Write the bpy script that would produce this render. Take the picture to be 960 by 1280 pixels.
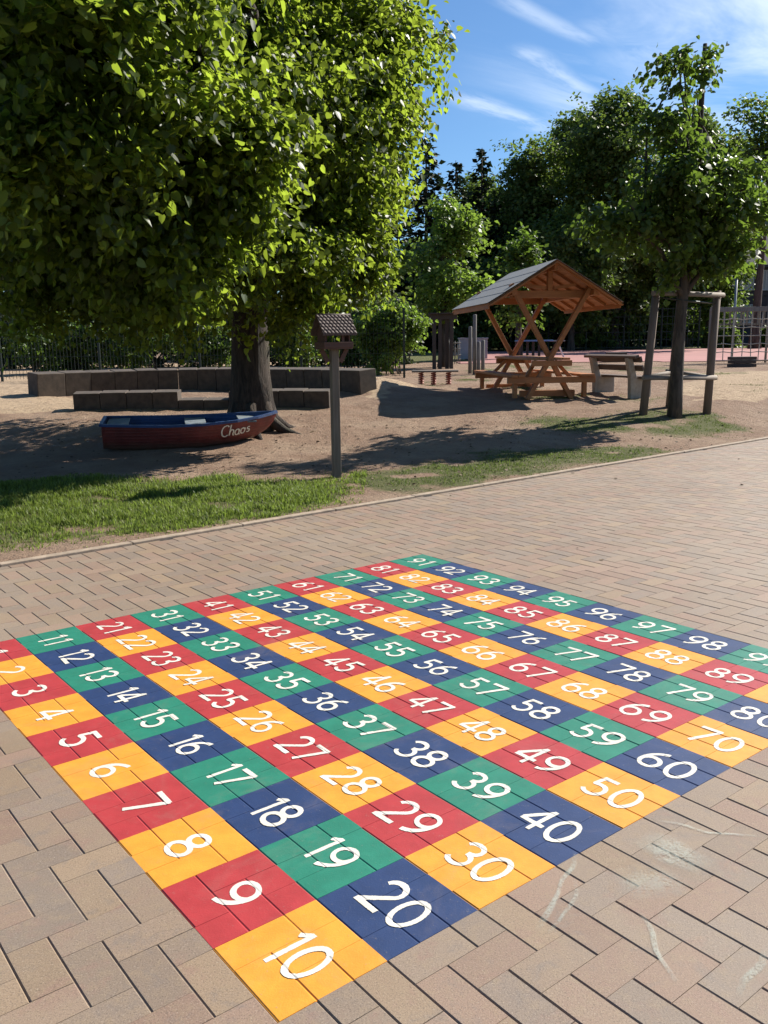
import bpy, math, random
import numpy as np
from mathutils import Vector, Matrix, Quaternion

random.seed(7); RS = np.random.RandomState(11)
scene = bpy.context.scene
for o in list(bpy.data.objects): bpy.data.objects.remove(o, do_unlink=True)
R = math.radians

# ------------------------------------------------------------------ camera
FPX, PITCH, ROLL, EYE = 1090.0, R(10.985), R(0.7155), 1.531
cp, sp, cr, sr = math.cos(PITCH), math.sin(PITCH), math.cos(ROLL), math.sin(ROLL)
fwd = np.array([0, cp, -sp]); rgt = np.array([1.0, 0, 0]); dwn = np.cross(fwd, rgt)
rgt, dwn = cr*rgt + sr*dwn, -sr*rgt + cr*dwn
cam = bpy.data.cameras.new('camera'); camo = bpy.data.objects.new('camera', cam)
scene.collection.objects.link(camo)
camo.matrix_world = Matrix(((rgt[0], -dwn[0], -fwd[0], 0), (rgt[1], -dwn[1], -fwd[1], 0),
                            (rgt[2], -dwn[2], -fwd[2], EYE), (0, 0, 0, 1)))
cam.sensor_fit = 'VERTICAL'; cam.sensor_height = 36.0; cam.lens = FPX/1280*36
cam.clip_start = 0.05; cam.clip_end = 2000
scene.camera = camo

# ------------------------------------------------------------------ sun, sky, exposure
SUN_EL, SUN_AZ = R(38.0), math.atan2(0.82, 0.57)          # azimuth clockwise from +Y
sdir = Vector((math.sin(SUN_AZ)*math.cos(SUN_EL), math.cos(SUN_AZ)*math.cos(SUN_EL), math.sin(SUN_EL)))
sl = bpy.data.lights.new('sun', 'SUN'); sl.energy = 4.8; sl.angle = R(0.53); sl.color = (1.0, 0.945, 0.85)
so = bpy.data.objects.new('sun', sl); scene.collection.objects.link(so)
so.rotation_euler = sdir.to_track_quat('Z', 'Y').to_euler(); so.location = (20, 15, 30)
SKY = 0.045
scene.view_settings.view_transform = 'Standard'; scene.view_settings.look = 'None'
scene.view_settings.exposure = 1.03; scene.view_settings.gamma = 1.0
scene.cycles.max_bounces = 8; scene.cycles.diffuse_bounces = 2; scene.cycles.transparent_max_bounces = 12
scene.cycles.use_denoising = True

class NT:
    """small helper for node trees"""
    def __init__(s, tree): s.t = tree; s.n = tree.nodes; s.l = tree.links
    def add(s, typ, **kw):
        x = s.n.new(typ)
        for k, v in kw.items(): setattr(x, k, v)
        return x
    def link(s, a, b): s.l.new(a, b)
    def _in(s, sock, v):
        if isinstance(v, bpy.types.NodeSocket): s.l.new(v, sock)
        elif v is not None: sock.default_value = v
    def m(s, op, a, b=None, c=None, clamp=False):
        x = s.add('ShaderNodeMath', operation=op, use_clamp=clamp)
        s._in(x.inputs[0], a); s._in(x.inputs[1], b)
        if c is not None: s._in(x.inputs[2], c)
        return x.outputs[0]
    def ss(s, v, lo, hi, a=0.0, b=1.0):
        x = s.add('ShaderNodeMapRange', interpolation_type='SMOOTHSTEP')
        s._in(x.inputs[0], v)
        for i, q in enumerate((lo, hi, a, b)): s._in(x.inputs[1+i], q)
        return x.outputs[0]
    def noise(s, vec, scale, detail=3, rough=0.55, dist=0.0):
        x = s.add('ShaderNodeTexNoise'); s._in(x.inputs['Vector'], vec)
        x.inputs['Scale'].default_value = scale; x.inputs['Detail'].default_value = detail
        x.inputs['Roughness'].default_value = rough; x.inputs['Distortion'].default_value = dist
        return x.outputs['Fac']
    def mix(s, f, a, b, blend='MIX'):
        x = s.add('ShaderNodeMix', data_type='RGBA', blend_type=blend)
        s._in(x.inputs[0], f)
        for sock, v in ((x.inputs[6], a), (x.inputs[7], b)):
            if isinstance(v, (tuple, list)) and len(v) == 3: v = (*v, 1)
            s._in(sock, v)
        return x.outputs[2]
    def ramp(s, v, stops):
        x = s.add('ShaderNodeValToRGB'); s._in(x.inputs[0], v)
        e = x.color_ramp.elements
        while len(e) < len(stops): e.new(0.5)
        for q, (p, c) in zip(e, stops): q.position = p; q.color = (*c, 1)
        return x.outputs[0]
    def comb(s, x, y, z):
        q = s.add('ShaderNodeCombineXYZ')
        for i, v in enumerate((x, y, z)): s._in(q.inputs[i], v)
        return q.outputs[0]
    def obj(s): return s.add('ShaderNodeTexCoord').outputs['Object']
    def pos(s): return s.add('ShaderNodeNewGeometry').outputs['Position']
    def attr(s, name): return s.add('ShaderNodeAttribute', attribute_name=name)

def pxdir(x, y):
    d = rgt*((x-480)/FPX) + dwn*((y-640)/FPX) + fwd
    return d/np.linalg.norm(d)

world = bpy.data.worlds.new('World'); scene.world = world; world.use_nodes = True
w = NT(world.node_tree); w.n.clear()
wo = w.add('ShaderNodeOutputWorld'); bg = w.add('ShaderNodeBackground'); w.link(bg.outputs[0], wo.inputs[0])
sky = w.add('ShaderNodeTexSky', sky_type='NISHITA', sun_disc=False)
sky.sun_elevation = SUN_EL; sky.sun_rotation = SUN_AZ
sky.altitude = 100; sky.air_density = 1.0; sky.dust_density = 0.35; sky.ozone_density = 2.2
bg.inputs['Strength'].default_value = SKY
# high thin clouds: a flat layer far above, mapped by direction (x/z, y/z)
gen = w.add('ShaderNodeTexCoord').outputs['Generated']
sep = w.add('ShaderNodeSeparateXYZ'); w.link(gen, sep.inputs[0])
zz = w.m('MAXIMUM', sep.outputs[2], 0.04)
PX = w.m('DIVIDE', sep.outputs[0], zz); PY = w.m('DIVIDE', sep.outputs[1], zz)
pv = w.comb(PX, PY, 0.0)
def cl(x, y):
    d = pxdir(x, y); return d[0]/d[2], d[1]/d[2]
wob = w.m('SUBTRACT', w.noise(pv, 1.3, 3, 0.6), 0.5)
def trail(a, b, width, seed, gain):
    (ax, ay), (bx, by) = cl(*a), cl(*b)
    L = math.hypot(bx-ax, by-ay); ux, uy = (bx-ax)/L, (by-ay)/L
    dx = w.m('SUBTRACT', PX, ax); dy = w.m('SUBTRACT', PY, ay)
    t = w.m('ADD', w.m('MULTIPLY', dx, ux), w.m('MULTIPLY', dy, uy))
    d = w.m('ADD', w.m('MULTIPLY', dx, -uy), w.m('MULTIPLY', dy, ux))
    d = w.m('ADD', d, w.m('MULTIPLY', wob, width*1.2))
    core = w.ss(w.m('ABSOLUTE', d), 0.0, width, 1.0, 0.0)
    ends = w.m('MULTIPLY', w.ss(t, -0.12*L, 0.18*L), w.ss(t, 0.75*L, 1.12*L, 1.0, 0.0))
    nz = w.noise(w.comb(w.m('MULTIPLY', t, 2.0), w.m('MULTIPLY', d, 7.0), seed), 1.0, 4, 0.65)
    return w.m('MULTIPLY', w.m('MULTIPLY', w.m('MULTIPLY', core, ends), w.ss(nz, 0.28, 0.62)), gain)
cloud = trail((566, 117), (690, 166), 0.13, 1.0, 0.55)
for args in (((648, 60), (742, 122), 0.09, 5.0, 0.5), ((628, -6), (745, 56), 0.07, 9.0, 0.42),
             ((745, 24), (850, 86), 0.14, 13.0, 0.32), ((770, 60), (860, 118), 0.2, 17.0, 0.25)):
    cloud = w.m('MAXIMUM', cloud, trail(*args))
# broad cirrus veil towards the sun side
(cx0, cy0) = cl(880, 90)
rx = w.m('ADD', w.m('MULTIPLY', PX, 0.80), w.m('MULTIPLY', PY, 0.60))
ry = w.m('ADD', w.m('MULTIPLY', PX, -0.60), w.m('MULTIPLY', PY, 0.80))
cn = w.noise(w.comb(w.m('MULTIPLY', rx, 0.55), w.m('MULTIPLY', ry, 1.6), 3.0), 1.0, 6, 0.62, 0.6)
dr = w.m('SQRT', w.m('ADD', w.m('POWER', w.m('SUBTRACT', PX, cx0+0.35), 2.0), w.m('POWER', w.m('MULTIPLY', w.m('SUBTRACT', PY, cy0-0.2), 0.7), 2.0)))
veil = w.m('MULTIPLY', w.m('MULTIPLY', w.ss(cn, 0.36, 0.74), w.ss(dr, 0.35, 1.45, 1.0, 0.0)), 0.9)
cloud = w.m('MAXIMUM', cloud, veil)
tint = w.mix(1.0, sky.outputs[0], (0.85, 1.16, 1.45), 'MULTIPLY')
col = w.mix(cloud, tint, (10.5, 12.0, 14.0))
w.link(col, bg.inputs['Color'])

# ------------------------------------------------------------------ helpers
COL = scene.collection
def tag(o, label=None, cat=None, group=None, kind=None):
    if label: o['label'] = label
    if cat: o['category'] = cat
    if group: o['group'] = group
    if kind: o['kind'] = kind
    return o
def empty(name, loc, rz=0.0):
    o = bpy.data.objects.new(name, None); COL.objects.link(o); o.location = loc; o.rotation_euler = (0, 0, rz)
    o.empty_display_size = 0.2
    return o
def link(name, me, parent=None, bevel=0.0):
    o = bpy.data.objects.new(name, me); COL.objects.link(o)
    if parent is not None: o.parent = parent
    if bevel:
        b = o.modifiers.new('bevel', 'BEVEL'); b.width = bevel; b.segments = 2; b.limit_method = 'ANGLE'; b.angle_limit = R(40)
    return o
def npmesh(name, V, F, mats, midx=None, smooth=False):
    """V (n,3) array, F list of (k,n) arrays, or one array of quads"""
    me = bpy.data.meshes.new(name)
    if not isinstance(F, list): F = [F]
    F = [np.asarray(f, dtype=np.int32) for f in F if len(f)]
    nl = sum(f.size for f in F); nf = sum(len(f) for f in F)
    me.vertices.add(len(V)); me.vertices.foreach_set('co', np.asarray(V, dtype=np.float32).ravel())
    me.loops.add(nl); me.loops.foreach_set('vertex_index', np.concatenate([f.ravel() for f in F]))
    me.polygons.add(nf)
    tot = np.concatenate([np.full(len(f), f.shape[1], np.int32) for f in F])
    st = np.concatenate([[0], np.cumsum(tot)[:-1]]).astype(np.int32)
    me.polygons.foreach_set('loop_start', st); me.polygons.foreach_set('loop_total', tot)
    for m in (mats if isinstance(mats, (list, tuple)) else [mats]): me.materials.append(m)
    if midx is not None: me.polygons.foreach_set('material_index', np.asarray(midx, np.int32))
    me.polygons.foreach_set('use_smooth', np.full(nf, bool(smooth)))
    me.update(calc_edges=True); me.validate()
    return me

class MB:
    def __init__(s): s.v = []; s.f = []; s.sm = []
    def quadmesh(s, verts, faces, smooth=False):
        b = len(s.v); s.v += [tuple(q) for q in verts]
        for f in faces: s.f.append(tuple(i+b for i in f)); s.sm.append(smooth)
        return s
    def box(s, c, size, rot=None):
        c = Vector(c); h = [q/2 for q in size]
        vs = [Vector((x*h[0], y*h[1], z*h[2])) for x in (-1, 1) for y in (-1, 1) for z in (-1, 1)]
        if rot is not None: vs = [rot @ q for q in vs]
        return s.quadmesh([c+q for q in vs], [(0, 1, 3, 2), (4, 6, 7, 5), (0, 4, 5, 1), (2, 3, 7, 6), (0, 2, 6, 4), (1, 5, 7, 3)])
    def beam(s, a, b, wd, ht, up=(0, 0, 1)):
        a, b = Vector(a), Vector(b); d = (b-a); L = d.length; d.normalize()
        up = Vector(up); sx = d.cross(up)
        if sx.length < 1e-4: sx = d.cross(Vector((1, 0, 0)))
        sx.normalize(); uy = sx.cross(d)
        rot = Matrix((d, sx, uy)).transposed()
        return s.box((a+b)/2, (L, wd, ht), rot)
    def tube(s, pts, rad, n=8, cap=True, squash=1.0):
        pts = [Vector(p) for p in pts]; k = len(pts)
        if not isinstance(rad, (list, tuple)): rad = [rad]*k
        b = len(s.v); ref = None
        for i, p in enumerate(pts):
            t = (pts[min(i+1, k-1)]-pts[max(i-1, 0)]).normalized()
            if ref is None:
                ref = t.orthogonal().normalized()
            ref = (ref-t*ref.dot(t))
            ref = ref.normalized() if ref.length > 1e-6 else t.orthogonal().normalized()
            bn = t.cross(ref)
            for j in range(n):
                a = 2*math.pi*j/n
                s.v.append(tuple(p+(ref*math.cos(a)+bn*math.sin(a)*squash)*rad[i]))
        for i in range(k-1):
            for j in range(n):
                s.f.append((b+i*n+j, b+i*n+(j+1) % n, b+(i+1)*n+(j+1) % n, b+(i+1)*n+j)); s.sm.append(True)
        if cap:
            s.f.append(tuple(b+j for j in range(n))[::-1]); s.sm.append(False)
            s.f.append(tuple(b+(k-1)*n+j for j in range(n))); s.sm.append(False)
        return s
    def build(s, name, mat, parent=None, bevel=0.0):
        me = bpy.data.meshes.new(name); me.from_pydata(s.v, [], s.f)
        me.materials.append(mat); me.polygons.foreach_set('use_smooth', s.sm); me.update()
        return link(name, me, parent, bevel)

def vnoise(x, y, seed=0):
    """smooth value noise, numpy"""
    x = np.asarray(x, float); y = np.asarray(y, float)
    xi = np.floor(x).astype(np.int64); yi = np.floor(y).astype(np.int64)
    fx = x-xi; fy = y-yi; fx = fx*fx*(3-2*fx); fy = fy*fy*(3-2*fy)
    def h(a, b):
        n = (a*374761393 + b*668265263 + seed*982451653) & 0x7fffffff
        n = ((n ^ (n >> 13))*1274126177) & 0x7fffffff
        return ((n ^ (n >> 16)) & 0xffff)/65535.0
    return (h(xi, yi)*(1-fx)+h(xi+1, yi)*fx)*(1-fy)+(h(xi, yi+1)*(1-fx)+h(xi+1, yi+1)*fx)*fy
def fbm(x, y, seed=0, o=4):
    s_, a, t = 0, 1.0, 0
    for k in range(o): s_ = s_+a*vnoise(x*2**k, y*2**k, seed+k); t += a; a *= .5
    return s_/t
def sstep(a, b, x):
    t = np.clip((x-a)/(b-a), 0, 1); return t*t*(3-2*t)

# ------------------------------------------------------------------ lie of the land
K0 = np.array([-2.731, 6.009]); KD = np.array([0.7608, 0.6490]); KN = np.array([-0.6490, 0.7608])
def kerb_s(x, y): return (x-K0[0])*KN[0]+(y-K0[1])*KN[1]
PROF = ([0, 10.3, 12, 14, 17, 22, 28, 40, 60, 90, 200, 900], [0, 0, .05, .19, .40, .53, .63, .74, .90, 1.0, 1.2, 2.0])
def terr(x, y):
    x = np.asarray(x, float); y = np.asarray(y, float)
    s = kerb_s(x, y)
    z = np.interp(y, *PROF)*sstep(0.1, 2.4, s)
    k = sstep(0.6, 3.0, s)*(1-sstep(22, 30, y))
    z = z+k*((fbm(x*.9, y*.9, 3)-.5)*.09+(fbm(x*3.5, y*3.5, 9)-.5)*.045+(vnoise(x*5.5, y*5.5, 13)-.5)*.022)
    z = z+.30*np.exp(-(((x+.25)/1.0)**2+((y-19.6)/1.3)**2))            # bank at the end of the seating
    z = z+.16*np.exp(-(((x+8.2)/1.6)**2+((y-19.5)/2.2)**2))            # heaped sand on the left
    z = z+.09*np.exp(-(((x+4.0)/1.3)**2+((y-14.2)/.7)**2))             # scuffed sand behind the boat
    return np.where(s > 0, z+.014*sstep(0, .12, s), -0.03)
def at(px, py, dz=0.0):
    """the ground point seen at a pixel of the photograph"""
    d = rgt*((px-480)/FPX)+dwn*((py-640)/FPX)+fwd
    t = np.concatenate([np.arange(1, 40, .01), np.arange(40, 140, .1)])
    P = d[None]*t[:, None]+np.array([0, 0, EYE])
    i = int(np.argmax(P[:, 2] <= terr(P[:, 0], P[:, 1])+dz+.0)) 
    return P[i]
def gz(x, y): return float(terr(x, y))
def on(px, py):
    p = at(px, py); return (float(p[0]), float(p[1]), gz(p[0], p[1]))
def ray(px, py, Y):
    d = rgt*((px-480)/FPX)+dwn*((py-640)/FPX)+fwd
    t = Y/d[1]; return np.array([d[0]*t, Y, EYE+d[2]*t])

# ------------------------------------------------------------------ materials
def mat(name):
    m = bpy.data.materials.new(name); m.use_nodes = True
    n = NT(m.node_tree); b = n.n['Principled BSDF']
    return m, n, b
def bump(n, b, h, strength, dist=0.01):
    x = n.add('ShaderNodeBump'); x.inputs['Strength'].default_value = strength; x.inputs['Distance'].default_value = dist
    n.link(h, x.inputs['Height']); n.link(x.outputs[0], b.inputs['Normal'])
def wood(name, c1, c2, rough=.75, scale=1.0, axis=0, grain=14):
    m, n, b = mat(name)
    o = n.obj(); s_ = n.add('ShaderNodeVectorMath', operation='MULTIPLY'); n.link(o, s_.inputs[0])
    v = [grain]*3; v[axis] = 1.2; s_.inputs[1].default_value = v
    g = n.noise(s_.outputs[0], scale*2, 5, .65, .4); big = n.noise(o, 1.7, 3)
    f = n.m('ADD', n.m('MULTIPLY', g, .7), n.m('MULTIPLY', big, .3))
    n.link(n.ramp(f, [(.3, c2), (.65, c1)]), b.inputs['Base Color'])
    b.inputs['Roughness'].default_value = rough
    bump(n, b, g, .35, .006)
    return m
def plain(name, c, rough=.7, var=.25, scale=8, metal=0.0, b_=.15):
    m, n, b = mat(name)
    f = n.noise(n.obj(), scale, 5, .65)
    c2 = tuple(q*(1-var) for q in c); c1 = tuple(min(1, q*(1+var)) for q in c)
    n.link(n.ramp(f, [(.32, c2), (.68, c1)]), b.inputs['Base Color'])
    b.inputs['Roughness'].default_value = rough; b.inputs['Metallic'].default_value = metal
    if b_: bump(n, b, n.noise(n.obj(), scale*6, 4), b_, .004)
    return m
def leafmat(name, c, trans, tf=.45, rough=.45, spread=.45):
    m, n, b = mat(name)
    rnd = n.add('ShaderNodeNewGeometry').outputs['Random Per Island']
    k = n.m('ADD', 1-spread/2, n.m('MULTIPLY', rnd, spread))
    hue = n.mix(n.m('FRACT', n.m('MULTIPLY', rnd, 7.31)), c, (c[0]*1.35, c[1]*1.05, c[2]*.75))
    sc = n.add('ShaderNodeVectorMath', operation='SCALE'); n.link(hue, sc.inputs[0]); n.link(k, sc.inputs['Scale'])
    n.link(sc.outputs[0], b.inputs['Base Color'])
    b.inputs['Roughness'].default_value = rough
    b.inputs['Specular IOR Level'].default_value = .26
    t = n.add('ShaderNodeBsdfTranslucent')
    sc2 = n.add('ShaderNodeVectorMath', operation='SCALE'); sc2.inputs[0].default_value = trans; n.link(k, sc2.inputs['Scale'])
    n.link(sc2.outputs[0], t.inputs['Color'])
    mx = n.add('ShaderNodeMixShader'); mx.inputs[0].default_value = tf
    n.link(b.outputs[0], mx.inputs[1]); n.link(t.outputs[0], mx.inputs[2])
    n.link(mx.outputs[0], n.n['Material Output'].inputs['Surface'])
    return m

def paver_mat():
    m, n, b = mat('concrete_paver')
    a = n.attr('brick').outputs['Color']; p = n.pos()
    fine = n.noise(p, 210, 4, .8); mid = n.noise(p, 26, 5, .7); big = n.noise(p, .55, 3, .6); pat = n.noise(p, 7.0, 5, .7, .5)
    c = n.mix(n.ss(pat, .52, .70, 0, .55), a, (.225, .130, .100))
    c = n.mix(n.ss(pat, .46, .30, 0, .55), c, (.155, .128, .112))
    c = n.mix(n.ss(mid, .45, .72, 0, .55), c, (.255, .185, .115))
    c = n.mix(n.ss(fine, .53, .64, 0, .7), c, (.075, .058, .045))
    c = n.mix(n.ss(fine, .43, .32, 0, .7), c, (.42, .35, .28))
    c = n.mix(n.ss(big, .42, .72, 0, .35), c, (.29, .235, .175))
    n.link(c, b.inputs['Base Color']); b.inputs['Roughness'].default_value = .72
    b.inputs['Specular IOR Level'].default_value = .45
    bump(n, b, n.m('ADD', fine, n.m('MULTIPLY', mid, .6)), .55, .0022)
    return m
M_PAVER = paver_mat()
M_JOINT = plain('joint_sand', (.15, .12, .095), .95, .35, 60)
def paint_mat(name, c, worn):
    m, n, b = mat(name); p = n.pos()
    f = n.noise(p, 9, 5, .7); g = n.noise(p, 190, 3, .7); q = n.noise(p, 40, 4, .7)
    cc = n.mix(n.ss(f, .3, .75), tuple(x*.88 for x in c), tuple(min(1, x*1.10) for x in c))
    cc = n.mix(n.ss(q, .60, .8, 0, .35), cc, worn)
    cc = n.mix(n.ss(n.m('ADD', n.m('MULTIPLY', g, .55), n.m('MULTIPLY', q, .45)), .60, .67, 0, .75), cc, (.22, .18, .15))
    cc = n.mix(n.ss(n.noise(p, 2.2, 6, .75, 1.2), .50, .72, 0, .17), cc, (.27, .21, .17))
    n.link(cc, b.inputs['Base Color']); b.inputs['Roughness'].default_value = .5
    b.inputs['Specular IOR Level'].default_value = .4
    bump(n, b, n.m('ADD', g, q), .35, .0018)
    return m
PAINT = {'red': paint_mat('red_road_paint', (.36, .036, .040), (.42, .11, .10)),
         'yellow': paint_mat('yellow_road_paint', (.67, .275, .032), (.70, .37, .12)),
         'green': paint_mat('green_road_paint', (.020, .175, .115), (.08, .25, .18)),
         'blue': paint_mat('blue_road_paint', (.020, .041, .115), (.07, .10, .18))}
M_WHITE = paint_mat('white_road_paint', (.64, .60, .52), (.55, .49, .40))

# ------------------------------------------------------------------ paving: herringbone of real bevelled bricks
TILE = 0.32; W = TILE/3
BYAW = 0.66654; bc, bs_ = math.cos(BYAW), math.sin(BYAW); BCX, BCY = -2.740, -14.784
def b2w(u, v):
    X = (np.asarray(u)-BCX)*TILE; Y = (-np.asarray(v)-BCY)*TILE
    return X*bc-Y*bs_, X*bs_+Y*bc
G0, G1, GD = .0008, .0042, .0033            # wide bevelled joints along the board's columns
H0, H1 = .0001, .0009                        # tight joints across
def joints(i, j):
    """which sides (u-,u+,v-,v+) of cell (i,j) are joints: 90 degree herringbone"""
    r = (i-j) % 4
    u0 = r != 2; u1 = r != 1; v0 = r != 3; v1 = r != 0
    return u0, u1, v0, v1
def brick_id(i, j):
    r = (i-j) % 4
    i2 = np.where(r == 2, i-1, i); j2 = np.where(r == 3, j-1, j)
    return i2, j2
def hsh(i, j, k):
    n = (i.astype(np.int64)*73856093 ^ j.astype(np.int64)*19349663 ^ (k*83492791)) & 0x7fffffff
    n = ((n ^ (n >> 13))*1274126177) & 0x7fffffff
    return ((n ^ (n >> 15)) & 0xffff)/65535.0
def brick_top(i, j, bi, bj, a, b):
    """every brick lies a hair higher, lower or tilted"""
    on_board = (i >= 0) & (i < 30) & (j >= 0) & (j < 30); k = np.where(on_board, .45, 1.0)
    return k*((hsh(bi, bj, 1)-.5)*.0012+(a-bi-.5)*W*(hsh(bi, bj, 2)-.5)*.008+(b-bj-.5)*W*(hsh(bi, bj, 3)-.5)*.008)
def cells_mesh(I, J, zoff, depth=GD):
    """three rings per cell: joint line, groove edge, top; returns V, F, kind(0 top/chamfer,1 joint)"""
    n = len(I); u0, u1, v0, v1 = joints(I, J)
    def ring(gu, gv):
        gu, gv = gu/W, gv/W
        a0 = I+u0*gu; a1 = I+1-u1*gu; b0 = J+v0*gv; b1 = J+1-v1*gv
        return np.stack([np.stack([a0, b0], 1), np.stack([a1, b0], 1), np.stack([a1, b1], 1), np.stack([a0, b1], 1)], 1)
    rings = [ring(0, 0), ring(G0, H0), ring(G1, H1)]
    bi, bj = brick_id(I, J); e = lambda q: q[:, None]
    V = []
    for k, rg in enumerate(rings):
        x, y = b2w(rg[..., 0]/3, rg[..., 1]/3)
        z = np.full(x.shape, -depth) if k < 2 else brick_top(e(I), e(J), e(bi), e(bj), rg[..., 0], rg[..., 1])
        V.append(np.stack([x, y, z+zoff], -1))
    V = np.stack(V, 1).reshape(-1, 3)            # cell*12 + ring*4 + corner
    base = np.arange(n)*12
    F = [base[:, None]+np.array([8, 11, 10, 9])[None]]; kind = [np.zeros(n, int)]; cid = [np.arange(n)]
    for side, (a, b) in zip((v0, u1, v1, u0), ((0, 1), (1, 2), (2, 3), (3, 0))):
        q = np.nonzero(side)[0]
        F.append(base[q, None]+np.array([4+a, 8+a, 8+b, 4+b])[None]); kind.append(np.zeros(len(q), int)); cid.append(q)
        F.append(base[q, None]+np.array([a, 4+a, 4+b, b])[None]); kind.append(np.ones(len(q), int)); cid.append(q)
    return V, np.concatenate(F), np.concatenate(kind), np.concatenate(cid), (bi, bj)

ii, jj = np.meshgrid(np.arange(-70, 150), np.arange(-80, 75), indexing='ij'); ii = ii.ravel(); jj = jj.ravel()
bi, bj = brick_id(ii, jj)
mx, my = b2w((bi+.5+.5*((ii-jj) % 4 == 1)+.5*((ii-jj) % 4 == 2))/3, (bj+.5)/3)
keep = (kerb_s(mx, my) < .12) & (my > -.6) & (my < 19) & (mx > -7.5) & (mx < 11.5) & (np.abs(mx) < 2.5+my*.75)
keep &= ~((ii >= 0) & (ii < 30) & (jj >= 0) & (jj < 30))
ii, jj = ii[keep], jj[keep]
V, F, kind, cid, (bi, bj) = cells_mesh(ii, jj, 0.0)
me = npmesh('paving', V, F, [M_PAVER, M_JOINT], kind)
PAL = np.array([(.218, .162, .118), (.222, .150, .112), (.204, .156, .118), (.232, .170, .114), (.192, .152, .122), (.226, .156, .116), (.212, .164, .124)])
bcol = PAL[(hsh(bi, bj, 5)*6.999).astype(int)]*(.92+.22*hsh(bi, bj, 6))[:, None]*np.array([1.0, .955, .915])
at_ = me.attributes.new('brick', 'FLOAT_COLOR', 'FACE')
at_.data.foreach_set('color', np.concatenate([bcol[cid], np.ones((len(cid), 1))], 1).astype(np.float32).ravel())
paving = link('paving', me); tag(paving, kind='structure')

# ------------------------------------------------------------------ the painted hundred square
PD = .0024                                   # joints are part filled by the paint
def groove(u, v):
    """height of the brick top at board coordinates in brick widths"""
    i = np.floor(u).astype(int); j = np.floor(v).astype(int); a = (u-i)*W; b = (v-j)*W
    u0, u1, v0, v1 = joints(i, j)
    du = np.minimum(np.where(u0, a, 1), np.where(u1, W-a, 1)); dv = np.minimum(np.where(v0, b, 1), np.where(v1, W-b, 1))
    f = np.maximum(np.clip(1-(du-G0)/(G1-G0), 0, 1), .5*np.clip(1-(dv-H0)/(.003-H0), 0, 1))
    bi, bj = brick_id(i, j)
    return brick_top(i, j, bi, bj, u, v)*(1-f)-PD*.75*f
def arc(cx, cy, rx, ry, a0, a1, n=40):
    t = np.radians(np.linspace(a0, a1, n)); return np.stack([cx+rx*np.cos(t), cy+ry*np.sin(t)], 1)
def L(*p): return np.array(p, float)
def cat(*a): return np.concatenate(a)
DIG = {'0': [arc(.36, .5, .29, .43, 0, 360, 60)],
       '1': [L((.40, 0), (.40, 1)), L((.40, .955), (.18, .80))],
       '2': [cat(arc(.35, .70, .27, .235, 165, -38, 30), L((.06, .075))), L((.0, .068), (.68, .068))],
       '3': [arc(.32, .73, .26, .20, 160, -88, 30), arc(.33, .29, .29, .225, 88, -155, 34)],
       '4': [L((.50, .97), (.03, .33)), L((.0, .30), (.72, .30)), L((.50, 1.0), (.50, 0))],
       '5': [L((.16, .93), (.62, .93)), cat(L((.20, .98), (.15, .56)), arc(.33, .33, .29, .26, 115, -150, 34))],
       '6': [cat(arc(.64, .36, .57, .57, 98, 172, 22), arc(.35, .32, .28, .25, 178, 530, 44))],
       '7': [L((.04, .93), (.68, .93)), L((.66, .96), (.26, 0))],
       '8': [arc(.35, .735, .23, .195, 0, 360, 44), arc(.35, .285, .28, .215, 0, 360, 46)],
       '9': [cat(arc(.08, .64, .57, .57, -82, -8, 22), arc(.37, .68, .28, .25, -2, 350, 44))]}
def resample(p, step):
    d = np.r_[0, np.cumsum(np.hypot(*np.diff(p, axis=0).T))]; n = max(2, int(d[-1]/step)+1)
    t = np.linspace(0, d[-1], n); return np.stack([np.interp(t, d, p[:, 0]), np.interp(t, d, p[:, 1])], 1)
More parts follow.
